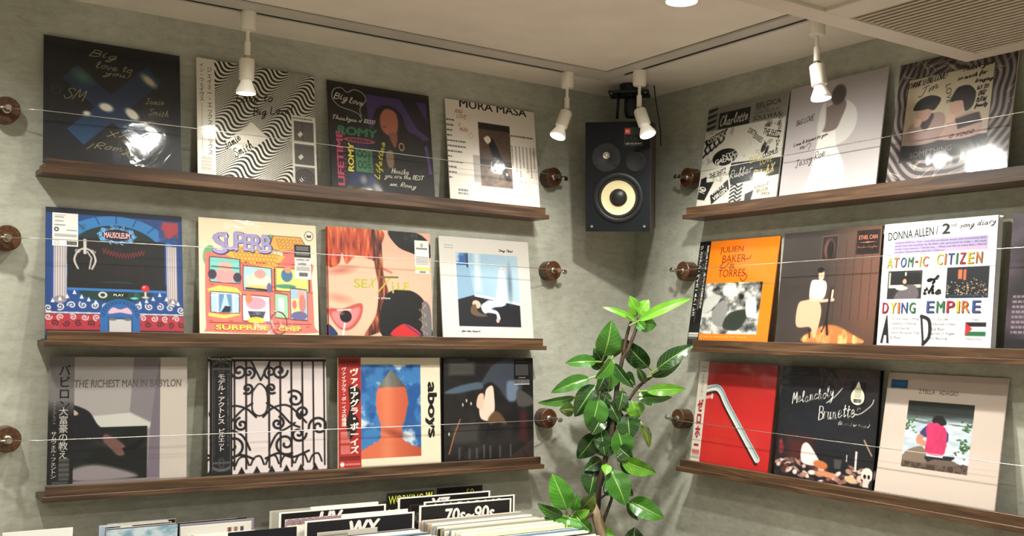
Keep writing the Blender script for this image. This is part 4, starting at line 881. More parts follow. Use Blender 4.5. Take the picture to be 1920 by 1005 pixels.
def a_house():
    a = Art((232, 214, 182)); a.ell(.09, .34, .06, .10, (112, 176, 122)).ell(.60, .16, .06, .05, (112, 176, 122)); co = (226, 116, 104); dk = (112, 44, 44)
    a.blob([(.05, .36), (.08, .30), (.5, .30), (.93, .34), (.95, .5), (.96, .9), (.93, .985), (.10, .985), (.05, .92)], co)
    a.poly([(.62, .12), (.86, .12), (.93, .24), (.72, .27), (.58, .23)], (236, 170, 74)); a.poly([(.70, .25), (.90, .22), (.93, .34), (.69, .40)], (222, 110, 98)); a.poly([(.18, .30), (.30, .22), (.72, .30), (.62, .42), (.35, .37)], (236, 170, 74)); a.line([(.62, .12), (.86, .12), (.93, .24), (.72, .27), (.58, .23)], .006, dk, closed=True)
    for r in range(5):
        y = .245+r*.032
        for k in range(14):
            x = .26+k*.031+r*.014
            if x < .68-.02*r: a.curve([(x, y), (x+.014, y+.022), (x+.03, y+.004)], .004, (150, 84, 30))
    for r in range(4):
        for k in range(7): x = .64+k*.034+r*.008; y = .14+r*.026; a.curve([(x, y), (x+.014, y+.018), (x+.03, y+.004)], .004, (150, 84, 30))
    for k in range(60):
        x, y = random.uniform(.07, .93), random.choice([.58, .62, .86, .89, .93, .96, .41, .37]); a.line([(x, y), (x+.025, y)], .010, (196, 74, 70))
    def win(P, c, fr=None):
        a.blob(P, dk); cx = sum(p[0] for p in P)/len(P); cy = sum(p[1] for p in P)/len(P); a.blob([(cx+(p[0]-cx)*.94, cy+(p[1]-cy)*.93) for p in P], c)
    q = lambda x0, y0, x1, y1: [(x0, y0+.015), (x0+.015, y0), (x1-.015, y0+.01), (x1, y0+.025), (x1, y1-.015), (x1-.015, y1), (x0+.015, y1-.005), (x0, y1-.02)]
    win(q(.08, .335, .335, .565), (124, 200, 190)); a.ell(.21, .50, .10, .06, (230, 150, 150)).ell(.21, .42, .06, .045, (226, 164, 150)).ell(.105, .49, .035, .042, (74, 62, 88)).ell(.31, .51, .035, .042, (74, 62, 88)).line([(.10, .42), (.32, .43)], .008, (70, 60, 70))
    win(q(.355, .40, .60, .625), (166, 210, 214)); a.ell(.48, .52, .11, .05, (236, 214, 180)).ell(.50, .47, .05, .04, (224, 150, 140)).rect(.38, .57, .58, .60, (222, 190, 110)).line([(.38, .60), (.56, .61)], .016, (40, 36, 36)); a.ell(.575, .59, .02, .045, (112, 106, 156))
    win(q(.62, .40, .93, .62), (224, 214, 110)); a.ell(.73, .47, .05, .06, (70, 120, 160)).ell(.74, .42, .03, .03, (226, 140, 110)).ell(.72, .57, .09, .02, (80, 150, 120))
    for k in range(22): y = .42+.2*(k % 11)/11; x = (.625, .915)[k//11]; a.line([(x, y), (x+.014, y+.006)], .006, (40, 34, 34))
    a.poly([(.06, .62), (.16, .585), (.30, .60), (.34, .64), (.34, .66), (.08, .645)], (240, 196, 96)); a.poly([(.07, .82), (.20, .84), (.33, .81), (.33, .835), (.20, .87), (.07, .85)], (240, 196, 96))
    win(q(.085, .635, .325, .825), (172, 200, 222)); a.rect(.14, .65, .147, .82, (232, 232, 232)).rect(.27, .65, .277, .82, (232, 232, 232)).rect(.09, .67, .32, .677, (232, 232, 232))
    for sx in (0, 1): a.poly([((.155, .26)[sx], .66), ((.20, .215)[sx], .66), ((.165, .25)[sx], .81), ((.155, .262)[sx], .81)], (104, 146, 190))
    a.poly([(.17, .815), (.205, .76), (.25, .765), (.245, .815)], (46, 52, 58))
    win(q(.345, .655, .58, .895), (226, 216, 214)); a.ell(.46, .73, .085, .055, (232, 150, 166)).ell(.40, .69, .03, .04, (226, 130, 90)).poly([(.39, .80), (.54, .80), (.52, .86), (.41, .86)], (74, 74, 98)).ell(.46, .88, .07, .03, (244, 190, 60))
    win(q(.62, .63, .735, .86), (156, 200, 160)); a.rect(.65, .67, .70, .80, (190, 220, 214)); a.ring(.65, .90, .07, .10, .008, dk)
    win(q(.755, .58, .905, .875), (150, 190, 210)); a.rect(.765, .68, .83, .82, (238, 206, 120)).ell(.85, .64, .04, .04, (230, 160, 150)).ell(.86, .72, .03, .08, (214, 120, 110)).ell(.83, .83, .07, .04, (112, 106, 156)).ell(.79, .73, .02, .04, (222, 110, 120))
    a.line([(.08, .905), (.93, .905)], .006, dk)
    for body, x, wd, y, hh in [('S', .175, .13, .215, .19), ('U', .255, .10, .195, .16), ('P', .335, .10, .19, .17), ('E', .405, .09, .195, .15), ('R', .475, .10, .20, .16), ('B', .56, .09, .20, .165)]:
        a.t(body, x+.006, y+.004, wd*1.12, hh*1.06, (78, 66, 112), bold=.05); a.t(body, x, y, wd*.98, hh*.98, (168, 158, 208), bold=.035)
    a.t('SURPRISE', .345, .945, .45, .052, (120, 60, 30), bold=.045).t('CHEF', .745, .948, .21, .050, (120, 60, 30), bold=.045).t('SURPRISE', .345, .944, .44, .044, (244, 212, 78), bold=.03).t('CHEF', .745, .947, .20, .042, (244, 212, 78), bold=.03)
    a.ell(.935, .10, .038, .042, (240, 228, 204)).ring(.935, .10, .038, .042, .005, (70, 60, 54)); a.poly([(.915, .08), (.93, .10), (.935, .085), (.94, .10), (.955, .08), (.955, .115), (.915, .115)], (70, 60, 54))
    return a
def st_house():
    s = Art((216, 212, 206), 60); s.rect(0, 0, 1, .37, (28, 27, 28)); s.small(.12, .05, .88, .17, 3, (220, 216, 210)); s.small(.1, .21, .9, .31, 3, (220, 216, 210)); s.t('SURPRISE CHEF', .5, .44, .80, .065, (44, 42, 42), bold=.02).t('SUPERB', .45, .56, .5, .075, (44, 42, 42), bold=.02); s.small(.1, .63, .92, .76, 5, (120, 118, 116)); s.barcode(.25, .81, .78, .93); return s
def a_hair():
    a = Art((228, 176, 150)); f = fbm(a.n, 40, 5)
    a.mix(np.clip((a.u-.55)*2, 0, 1)*.6, (226, 160, 140))
    a.blob([(.0, .0), (.50, .0), (.50, .16), (.48, .30), (.38, .28), (.26, .26), (.17, .34), (.13, .24), (.10, .34), (.0, .36)], (198, 76, 44), .01); cv = a.cov(a.sd_poly(a._c), .01); a.mix(cv*np.clip((f-.5)*4, 0, 1), (234, 122, 66)); a.mix(cv*np.clip((.42-f)*4, 0, 1), (124, 36, 26))
    a.blob([(.42, .0), (.50, .06), (.52, .40), (.57, .62), (.55, .90), (.40, .99), (.33, .99), (.44, .80), (.47, .55), (.44, .34)], (120, 52, 36), .01); cv = a.cov(a.sd_poly(a._c), .01); a.mix(cv*np.clip((f-.5)*4, 0, 1), (206, 118, 70)); a.mix(cv*np.clip((.45-f)*5, 0, 1), (40, 22, 20))
    a.blob([(.58, .0), (.85, .0), (.99, .10), (.99, .24), (.80, .20), (.66, .14)], (36, 34, 36), .006)
    a.blob([(.54, .62), (.76, .56), (.92, .66), (.98, .9), (.97, 1.0), (.50, 1.0)], (32, 30, 34), .01); a.blob([(.90, .68), (.98, .72), (.985, 1), (.90, 1)], (120, 116, 120), .01)
    for k in range(60): a.ell(.90+.03*math.sin(k*.35)+random.uniform(-.01, .02), .68+.3*k/60, .004, .004, (196, 150, 110))
    a.line([(.50, .36), (.60, .40)], .012, (206, 66, 60), .02); a.blob([(.58, .99), (.72, .88), (.88, .99)], (206, 44, 48), .004); a.line([(.73, .89), (.88, .99)], .012, (44, 72, 140))
    a.blob([(.0, .76), (.12, .755), (.30, .70), (.30, .82), (.22, .93), (.12, .95), (.04, .88)], (196, 84, 76), .01); a.blob([(.03, .79), (.14, .78), (.28, .74), (.27, .82), (.20, .91), (.12, .93), (.05, .87)], (220, 130, 130), .02); a.line([(.08, .772), (.2, .762)], .014, (226, 206, 196), .01)
    a.ell(.155, .825, .055, .055, (26, 20, 22)).ell(.12, .80, .018, .012, (120, 110, 112), -20, .02); a.line([(.145, .89), (.125, 1)], .014, (238, 230, 226)); a.blob([(.0, .90), (.08, .99), (.0, 1)], (34, 64, 122))
    a.ell(.10, .66, .09, .03, (206, 142, 118), 10, .05).ell(.12, .40, .10, .03, (196, 120, 96), -10, .05)
    Y = (182, 178, 58)
    a.t('SE', .30, .515, .13, .085, Y, bold=.03).hand('X', .41, .505, .07, .085, Y, bold=.02).t('i', .61, .54, .02, .11, Y, bold=.03).t('LE', .715, .525, .12, .075, Y, bold=.02); a.line([(.455, .60), (.60, .435)], .014, Y).line([(.50, .447), (.66, .442)], .018, (120, 118, 40))
    a.t('yes, please', .505, .645, .155, .026, (222, 214, 208), bold=.01, shear=.1)
    return a
def st_hair():
    s = Art((226, 222, 218), 60); s.ring(.5, .14, .06, .04, .02, (60, 60, 60)); s.small(.1, .22, .9, .27, 1, (40, 40, 40), .8); s.small(.08, .48, .95, .74, 6, (110, 108, 106)); s.rect(0, .80, 1, .89, (224, 200, 70)); s.small(.3, .93, .75, .98, 1, (50, 50, 50), .9); return s
def a_bluepic():
    a = Art((212, 208, 200)); x0, y0, x1, y1 = .175, .155, .865, .89
    p = Art((150, 184, 208), 150); p.mix(np.clip(p.u*1.2-.2, 0, 1)*.6, (186, 206, 214)); p.rect(0, 0, .17, .17, (62, 110, 172)); p.noise((206, 222, 236), 4, 4, .5, .7, (0, 0, .16, .16), .8); p.rect(.16, 0, .19, .2, (70, 84, 96)); p.poly([(0, .17), (.2, .2), (.26, .58), (0, .64)], (138, 172, 198)); p.rect(.30, 0, .36, .5, (214, 222, 222), .1)
    p.poly([(0, .64), (.26, .57), (1, .70), (1, 1), (0, 1)], (44, 46, 54)); p.poly([(.26, .55), (1, .66), (1, .70), (.26, .59)], (200, 212, 216))
    b_ = (192, 208, 230); p.ell(.85, .40, .03, .20, (110, 130, 150), 0, .05); p.blob([(.68, .22), (.76, .20), (.80, .45), (.78, .66), (.70, .72), (.56, .74), (.42, .82), (.36, .72), (.48, .64), (.60, .60)], b_, .01); p.curve([(.45, .78), (.60, .80), (.64, .88)], .05, b_, .01); p.ell(.62, .91, .03, .035, (222, 176, 160), 20, .01)
    p.ell(.29, .70, .07, .055, (224, 180, 160), 20, .01); p.blob([(.20, .74), (.27, .70), (.32, .80), (.46, .85), (.30, .86), (.20, .82)], (120, 96, 74), .015); p.ell(.75, .20, .05, .02, (222, 190, 176), 0, .01)
    a.sub(x0, y0, x1, y1, p)
    a.hand('Song That', .735, .112, .16, .032, (90, 86, 82)); a.hand('for the heart', .30, .94, .20, .022, (120, 116, 112)); a.small(.055, .075, .15, .125, 2, (150, 150, 148), .3)
    return a
def a_room():
    a = Art((150, 144, 146)); a.poly([(.0, .0), (.62, .0), (.57, .44), (.30, .47), (0, .5)], (168, 162, 160)); a.poly([(.60, 0), (.78, 0), (.73, .54), (.57, .45)], (140, 132, 138)); a.poly([(.20, .48), (.57, .45), (.73, .54), (.72, .58), (.2, .57)], (196, 194, 188), .02)
    a.poly([(.72, .6), (.78, .05), (.80, 0), (.80, 1), (.70, 1)], (128, 116, 130)); a.rect(0, .565, .70, .99, (26, 30, 32)); a.noise((62, 70, 66), 7, 5, .5, .75, (.2, .6, .70, .9), .7)
    a.blob([(.0, .38), (.12, .37), (.27, .43), (.34, .54), (.42, .63), (.36, .68), (.26, .64), (.2, .9), (.0, .96)], (34, 32, 44), .01); a.blob([(.40, .62), (.50, .68), (.56, .76), (.50, .80), (.43, .73), (.38, .67)], (128, 88, 84), .015); a.poly([(.52, .74), (.70, .64), (.66, .72), (.54, .79)], (22, 22, 28))
    a.blob([(.15, .90), (.34, .86), (.62, .95), (.55, .985), (.2, .985)], (148, 138, 142), .03); a.blob([(.0, .36), (.06, .345), (.20, .44), (.16, .46)], (196, 168, 158), .01)
    a.rect(.795, 0, 1, 1, (194, 184, 175)); a.rect(0, .985, .795, 1, (150, 136, 140))
    a.t('THE RICHEST MAN IN BABYLON', .565, .215, .78, .062, (112, 106, 104), bold=.02, shear=.1); return a
def obi_room():
    o = Art((126, 122, 124), 80); o.mix(np.clip((o.v-.34)*7, 0, 1), (30, 30, 34))
    o.vert('バビロン', .62, .245, .46, .36, (46, 46, 50), .03).vert('大富豪の教え', .60, .60, .36, .40, (196, 192, 188), .0).vert('サムウェル・フェントン', .24, .77, .22, .36, (196, 192, 188), .01)
    o.small(.45, .80, .85, .97, 9, (176, 172, 168), a=.7); o.vert('フラットアルバム', .24, .44, .12, .18, (160, 156, 154)); o.small(.2, .985, .8, .995, 1, (200, 196, 190)); return o
def a_gate():
    a = Art((214, 202, 202), 200); k_ = (30, 24, 28); a.mix(np.clip(.16-a.v, 0, .16)*3, (150, 138, 140))
    for k in range(11):
        x = .02+k*.096
        if abs(x-.42) > .05: a.line([(x, .03), (x, .96)], .016, (46, 28, 36))
    a.line([(.0, .025), (1, .025)], .02, k_); a.poly([(.34, .03), (.52, .03), (.43, .20)], (206, 196, 194)); a.line([(.35, .03), (.43, .2), (.51, .03)], .016, k_)
    a.curve([(.36, .30), (.42, .23), (.48, .30), (.48, .46), (.42, .51), (.36, .46), (.36, .30)], .014, k_)
    for s in (-1, 1):
        X = lambda x: .42+s*x
        for cx, cy, r, a0 in [(.17, .12, .07, 0), (.09, .13, .055, 2), (.10, .27, .05, 1), (.30, .37, .08, 4), (.15, .58, .06, 5), (.22, .76, .10, 1), (.37, .49, .06, 2), (.33, .68, .07, 0)]:
            a.spiral(X(cx), cy, r, 1.35, a0 if s > 0 else PI-a0, .021, k_, s)
        a.curve([(X(.03), .52), (X(.12), .44), (X(.25), .43), (X(.40), .58)], .018, k_); a.curve([(X(.06), .40), (X(.16), .47), (X(.26), .58), (X(.34), .62)], .018, k_); a.curve([(X(.05), .88), (X(.16), .84), (X(.28), .88), (X(.42), .83)], .020, k_)
        a.curve([(X(.30), .58), (X(.24), .62), (X(.14), .68), (X(.08), .80)], .018, k_)
    for k in range(8): x = .02+k*.125; a.curve([(x-.05, .93), (x-.02, .87), (x+.03, .86), (x+.06, .93)], .016, k_); a.poly([(x-.03, 1), (x, .94), (x+.03, 1)], k_)
    a.spiral(.93, .62, .09, 1.5, 3, .022, k_); return a
def obi_gate():
    o = Art((34, 33, 37), 80); w_ = (206, 196, 196); o.t('MODEL/ACTRIZ', .5, .018, .95, .018, w_, bold=.03)
    o.curve([(.10, .12), (.14, .06), (.5, .04), (.86, .06), (.90, .12), (.90, .88), (.86, .94), (.5, .96), (.14, .94), (.10, .88)], .02, (120, 118, 122), closed=True)
    for y in (.10, .90): o.line([(.1, y), (.9, y)], .01, (120, 118, 122)); o.ring(.5, y, .12, .035, .014, (90, 88, 92))
    o.vert('モデル・アクトレス', .50, .36, .34, .42, (214, 202, 204), .02).vert('ピルエット', .50, .705, .30, .19, (214, 202, 204), .02); o.vert('ブルックリンの四人組デビューアルバム', .80, .45, .08, .62, (150, 146, 148)); o.line([(.18, .17), (.18, .83)], .03, (84, 82, 86)); return o
def a_cone():
    a = Art((226, 214, 190)); p = Art((64, 130, 196), 150); p.noise((36, 92, 164), 4, 5, .4, .6, a=.9); p.noise((206, 216, 222), 4, 6, .55, .72, a=.95)
    c = (216, 112, 78); p.blob([(-.02, .93), (.12, .87), (.30, .80), (.32, .66), (.26, .50), (.25, .36), (.30, .24), (.50, .22), (.72, .24), (.78, .40), (.74, .56), (.68, .68), (.68, .80), (.85, .88), (1.02, .92), (1.02, 1.02), (-.02, 1.02)], c, .01)
    cv = p.cov(p.sd_poly(p._c), .01); p.mix(cv*np.clip(p.u*1.5-.75, 0, 1), (178, 68, 50)); p.mix(cv*np.clip(.45-np.abs(p.u-.42)*3, 0, 1)*.8, (234, 152, 116)); p.ell(.55, .74, .16, .03, (150, 56, 44), 12, .05, .7)
    p.poly([(.26, .26), (.50, .05), (.74, .24), (.60, .245), (.42, .245)], (128, 124, 118), .008); cv = p.cov(p.sd_poly([(.26, .26), (.50, .05), (.74, .24)]), 0); p.mix(cv*np.clip(p.u*3-1.6, 0, 1), (70, 68, 66)); p.mix(cv*np.clip(.5-np.abs(p.u-.43)*6, 0, 1)*.7, (188, 186, 180))
    a.sub(.215, .065, .80, .935, p); a.t('aboys', .905, .50, .54, .125, (30, 29, 30), rot=-90, bold=.06); return a
def obi_cone():
    o = Art((188, 44, 42), 90); w_ = (240, 226, 214); o.small(.06, .02, .9, .055, 2, (40, 26, 26)); o.blob([(.45, .27), (.95, .30), (.9, .42), (.6, .48), (.9, .6), (.5, .75), (.35, .6), (.5, .45)], (40, 24, 26), .02)
    o.vert('ヴァイアグラ・ボーイズ', .70, .49, .40, .78, w_, .045).vert('ヴァイアグラ・ボーイズの帰還', .24, .36, .22, .54, w_, .02); o.small(.1, .68, .5, .78, 8, w_, a=.7); o.small(.1, .80, .5, .88, 7, w_, a=.7); o.small(.06, .90, .95, .94, 2, (60, 20, 20)); o.ell(.16, .975, .1, .02, w_); o.small(.3, .965, .95, .985, 1, w_); return o
def a_dark():
    a = Art((34, 33, 34)); a.noise((52, 50, 50), 4, 4, .45, .75, a=.8); a.rect(.05, .04, .33, .17, (78, 78, 74), .04); a.rect(.08, .66, .37, .83, (70, 68, 66), .05)
    a.blob([(.55, .06), (.72, .0), (.90, .0), (.90, .20), (.82, .40), (.70, .42), (.60, .30), (.50, .24), (.38, .30), (.42, .22)], (70, 78, 92), .02); a.blob([(.0, .34), (.14, .28), (.38, .24), (.42, .30), (.30, .32), (.12, .35)], (86, 104, 124), .02); a.blob([(.70, .24), (.82, .26), (.80, .42), (.70, .42)], (112, 128, 152), .03)
    a.blob([(.46, .31), (.53, .28), (.55, .40), (.55, .52), (.50, .62), (.40, .60), (.38, .50), (.43, .42)], (232, 196, 178), .012); a.blob([(.37, .37), (.43, .36), (.42, .50), (.35, .48)], (222, 182, 164), .012); a.blob([(.48, .60), (.56, .53), (.64, .58), (.68, .66), (.58, .64), (.50, .66)], (112, 84, 56), .02)
    a.blob([(.82, .32), (.98, .40), (.98, .48), (.82, .48)], (92, 88, 84), .02); a.rect(.84, .54, .92, .84, (84, 36, 38), .05); a.line([(.17, .60), (.11, .74), (.05, .93)], .012, (178, 112, 72), .01)
    for k in range(12): a.line([(.72+.02*k, 1), (1, .82+.015*k)], .005, (112, 80, 62), 0, .6)
    for x, y in [(.24, .42), (.20, .46), (.29, .45), (.05, .74)]: a.ell(x, y, .008, .016, (220, 206, 180), 0, .01)
    for x in (.15, .26, .34, .42, .49, .60, .72): a.rect(x, .90-.05*random.random(), x+.02, .99, (112, 112, 110), .01, .6)
    return a
def st_dark():
    s = Art((22, 22, 24), 60); s.small(.1, .06, .95, .12, 1, (120, 110, 70)); s.small(.1, .2, .92, .64, 9, (170, 168, 164), .4); s.small(.3, .71, .75, .74, 1, (220, 218, 214), 1); s.barcode(0, .80, 1, 1); return s
def a_collage():
    a = Art((206, 202, 190), 200); k_ = (36, 36, 38)
    a.rect(0, 0, 1, .24, (146, 144, 134)); a.rect(.16, .07, .56, .235, k_); a.hand('Charlotte', .36, .15, .35, .11, (214, 208, 194), rot=2, bold=.01)
    a.t('BELGICA', .775, .075, .30, .05, (40, 40, 40), bold=.02).t('ORIGINAL', .70, .115, .17, .028, (70, 70, 68)).t('SOUNDTRACK BY', .76, .15, .31, .028, (70, 70, 68)).t('SOULWAX', .775, .20, .34, .05, (40, 40, 40), bold=.02)
    for k in range(4): a.poly([(.0, .02+k*.06), (.13, .0+k*.06), (.12, .03+k*.06), (.01, .05+k*.06)], (60, 60, 58))
    a.poly([(.0, .33), (.24, .25), (.28, .30), (.03, .38)], k_); a.t('COSMOS', .15, .315, .22, .05, (216, 212, 198), rot=14, bold=.03)
    for k in range(5): a.curve([(.0+k*.055, .50-k*.03), (.04+k*.055, .46-k*.03), (.02+k*.055, .42-k*.03), (.06+k*.055, .37-k*.03)], .022, k_)
    a.t('DIRTY', .62, .33, .12, .05, k_, rot=-30, bold=.02).t('DIXIES', .70, .40, .13, .05, k_, rot=-32, bold=.02); a.hand('HND. - B', .85, .29, .18, .04, k_); a.t('THE SHITZ', .86, .37, .22, .055, k_, rot=-16, bold=.03).line([(.80, .39), (.95, .43)], .010, k_); a.t('UP', .83, .46, .10, .05, (120, 116, 108))
    a.ell(.78, .50, .025, .05, k_, 20).ell(.82, .53, .02, .04, k_, 20); a.t('TO', .72, .535, .07, .04, (170, 156, 96)); a.vert('ZUIZZA TDEL', .945, .37, .05, .34, k_, .03)
    a.ell(.30, .53, .16, .085, k_); a.t('NYC', .36, .51, .18, .04, (214, 210, 196), rot=8, bold=.02).t('GALAXY', .32, .555, .28, .05, (214, 210, 196), rot=6, bold=.03).ring(.31, .585, .09, .035, .008, (214, 210, 196))
    a.t('BIG', .70, .60, .14, .06, (190, 168, 84), rot=8).t('COSMUS', .87, .57, .18, .05, k_, rot=8, bold=.03).t('LOVE', .83, .635, .14, .05, (196, 174, 90), rot=8)
    a.poly([(.40, .60), (1, .62), (1, .78), (.42, .82), (.38, .70)], k_); a.hand('Rubber', .54, .705, .28, .085, (180, 178, 168), rot=8, bold=.01).hand('BitchX', .82, .73, .26, .085, (206, 190, 112), rot=10, bold=.012); a.line([(.70, .79), (.92, .745)], .010, (206, 190, 112))
    a.poly([(.10, .66), (.37, .62), (.36, .72), (.09, .75)], (214, 210, 198)); a.t('THE SHITZ', .235, .685, .22, .055, k_, rot=10, bold=.03); a.poly([(.02, .72), (.09, .70), (.10, .76), (.20, .76), (.10, .94), (.0, .92)], k_); a.t('ND', .06, .83, .06, .09, (214, 210, 198), rot=70, bold=.04)
    a.poly([(.17, .90), (.38, .76), (.41, .86), (.20, .99)], k_); a.t('WHITE', .26, .845, .17, .045, (214, 210, 198), rot=28, bold=.03).t('VIRGIN', .30, .895, .19, .045, (214, 210, 198), rot=28, bold=.03)
    for k in range(5): a.curve([(.43, .84+k*.036), (.48, .82+k*.036), (.52, .85+k*.036), (.57, .83+k*.036)], .018, k_)
    a.ell(.83, .90, .14, .10, (216, 208, 184)); a.t('LIGHT', .82, .865, .17, .035, (90, 78, 50), rot=6).t('BULB', .83, .91, .13, .03, (90, 78, 50), rot=6).t('MIX', .88, .95, .1, .03, (90, 78, 50)); a.poly([(.62, .93), (.72, .90), (.70, .99), (.62, 1)], k_)
    a.noise((120, 118, 110), 9, 9, .62, .75, (0, .24, 1, 1), .4); return a
def a_dress():
    a = Art((178, 170, 172)); a.mix(np.clip(a.v, 0, 1)*.35, (198, 192, 194)); a.ell(.545, .40, .20, .20, (206, 202, 200)); d_ = (222, 218, 214)
    a.blob([(.38, .45), (.52, .45), (.56, .60), (.66, .80), (.64, .99), (.30, .99), (.33, .78), (.35, .60)], d_, .012); cv = a.cov(a.sd_poly(a._c), .01); f = fbm(a.n, 26, 2); a.mix(cv*np.clip((f-.5)*2, 0, .5), (184, 178, 178))
    a.blob([(.37, .28), (.43, .24), (.58, .20), (.62, .26), (.58, .38), (.53, .46), (.39, .46), (.38, .38)], (140, 126, 122), .012); a.ell(.53, .15, .075, .09, (96, 84, 82), 0, .02); a.blob([(.36, .24), (.40, .2), (.42, .4), (.36, .5), (.34, .4)], (206, 200, 198), .02)
    ink = (58, 54, 56); a.hand('BiG LOVE', .20, .325, .20, .055, ink, rot=10); a.hand('Love & kisses to you', .28, .52, .36, .045, ink, rot=9); a.hand('xxx', .20, .575, .06, .025, ink); a.curve([(.24, .57), (.27, .545), (.29, .56), (.27, .60)], .005, ink); a.hand('Jessy Roe', .30, .70, .32, .10, ink, rot=14); return a
def a_rope():
    a = Art((150, 136, 136), 200); r = np.sqrt(((a.u-.46)*1.0)**2+((a.v-.30)*.8)**2); th = np.arctan2(a.v-.3, a.u-.46)
    a.mix(np.clip(.5+1.3*np.sin((r+.012*np.sin(th*9))*2*PI*19), 0, 1), (58, 48, 50)); a.mix(np.clip(.45-a.v*2.4, 0, 1), (46, 36, 38))
    for k in range(40):
        x, y = random.random(), random.choice([random.uniform(0, .14), random.uniform(.86, 1), random.random()]); a.curve([(x, y), (x+random.uniform(-.08, .08), y+random.uniform(-.06, .06)), (x+random.uniform(-.14, .14), y+random.uniform(-.1, .1))], .005, (216, 200, 180), 0, .8)
    p = Art((196, 182, 156), 150); p.mix(np.clip(p.v-.35, 0, 1)*1.2, (176, 156, 148)); p.rect(0, .80, 1, 1, (44, 38, 48))
    p.blob([(.02, .80), (.04, .62), (.16, .52), (.30, .46), (.46, .48), (.50, .60), (.44, .80)], (166, 140, 134), .01); p.blob([(.20, .55), (.30, .46), (.36, .50), (.28, .66)], (70, 52, 56), .02); p.ell(.23, .44, .10, .10, (190, 150, 134), 0, .015); p.blob([(.10, .38), (.16, .27), (.30, .24), (.42, .30), (.36, .42), (.28, .40), (.18, .40)], (34, 26, 28), .01); p.ell(.17, .55, .05, .05, (204, 166, 150), 0, .01)
    p.blob([(.48, .80), (.52, .64), (.62, .56), (.80, .52), (.92, .60), (.90, .80)], (184, 150, 140), .01); p.poly([(.62, .58), (.88, .54), (.92, .66), (.66, .70)], (62, 52, 62), .02); p.ell(.62, .42, .085, .11, (200, 160, 142), 0, .015); p.blob([(.54, .36), (.60, .22), (.72, .20), (.82, .30), (.80, .46), (.72, .50), (.68, .38), (.60, .36)], (42, 28, 32), .01); p.ell(.57, .56, .05, .05, (208, 168, 152), 0, .01)
    a.rect(.095, .145, .83, .845, (30, 26, 28)); a.sub(.10, .15, .825, .84, p)
    ink = (30, 24, 26); a.hand('THANK U BIG LOVE!', .27, .185, .34, .05, ink, rot=6, bold=.006); a.hand('Thank you', .69, .155, .24, .05, ink, rot=3, bold=.006); a.hand('so much for', .65, .22, .24, .045, ink, rot=3, bold=.004)
    for k, s in enumerate(['bringing', 'us to', 'our', 'new', 'family']): a.hand(s, .75, .275+k*.05, (.14, .09, .06, .08, .10)[k], .04, ink, bold=.004)
    a.t('LOVE', .47, .33, .16, .045, ink, rot=-80); a.hand('Jm', .28, .26, .18, .06, ink, rot=18); a.t('SOMETHING', .37, .785, .36, .045, (130, 122, 126), rot=3); a.hand('o xoco', .62, .68, .2, .03, (90, 70, 70), rot=4); return a
def a_orange():
    a = Art((240, 124, 16)); p = Art((120, 120, 118), 150); f = fbm(150, 7, 6); p.mix(np.clip((f-.45)*5, 0, 1), (206, 206, 200)); p.mix(np.clip((.42-f)*6, 0, 1), (38, 38, 38)); p.blob([(.2, .55), (.36, .34), (.46, .5), (.40, .84), (.24, .8)], (150, 150, 146), .02); p.blob([(.5, .6), (.8, .55), (.7, .9), (.42, .88)], (46, 58, 42), .03); p.blob([(.76, .34), (.9, .32), (.95, .6), (.8, .66)], (210, 208, 202), .02); p.blob([(.35, .05), (.55, .02), (.52, .22), (.36, .24)], (214, 212, 208), .02); p.blob([(.05, .3), (.3, .26), (.2, .5), (.02, .6)], (196, 196, 190), .02)
    a.sub(.135, .43, .865, .935, p); r_ = (150, 30, 22)
    a.t('JULIEN', .425, .105, .30, .075, r_, bold=.0).t('BAKER', .47, .19, .30, .075, r_).t('&', .46, .265, .08, .05, r_).t('TORRES', .46, .335, .34, .075, r_)
    for P in ([(.60, .2), (.66, .20), (.68, .17)], [(.34, .23), (.30, .27), (.36, .28), (.41, .23)], [(.60, .33), (.66, .37), (.62, .42), (.58, .39)]): a.curve(P, .010, r_)
    a.t("SEND A PRAYER MY WAY", .45, .965, .60, .02, (252, 176, 96)); return a
def obi_orange():
    o = Art((24, 23, 23), 80); w_ = (226, 222, 214); o.vert('ジュリアン・ベイカー&トーレス', .22, .40, .26, .72, w_, .03).vert('逆境にあっても、祈っていれば救われる', .80, .36, .20, .64, w_, .02); o.vert('センド・ア・プレイヤー・マイ・ウェイ', .42, .46, .10, .74, (160, 156, 150)); o.vert('ボーナストラック収録', .58, .40, .10, .6, (160, 156, 150)); o.rect(.05, .93, .95, .95, w_).rect(.05, .957, .95, .972, w_).small(.1, .978, .9, .99, 1, w_); return o
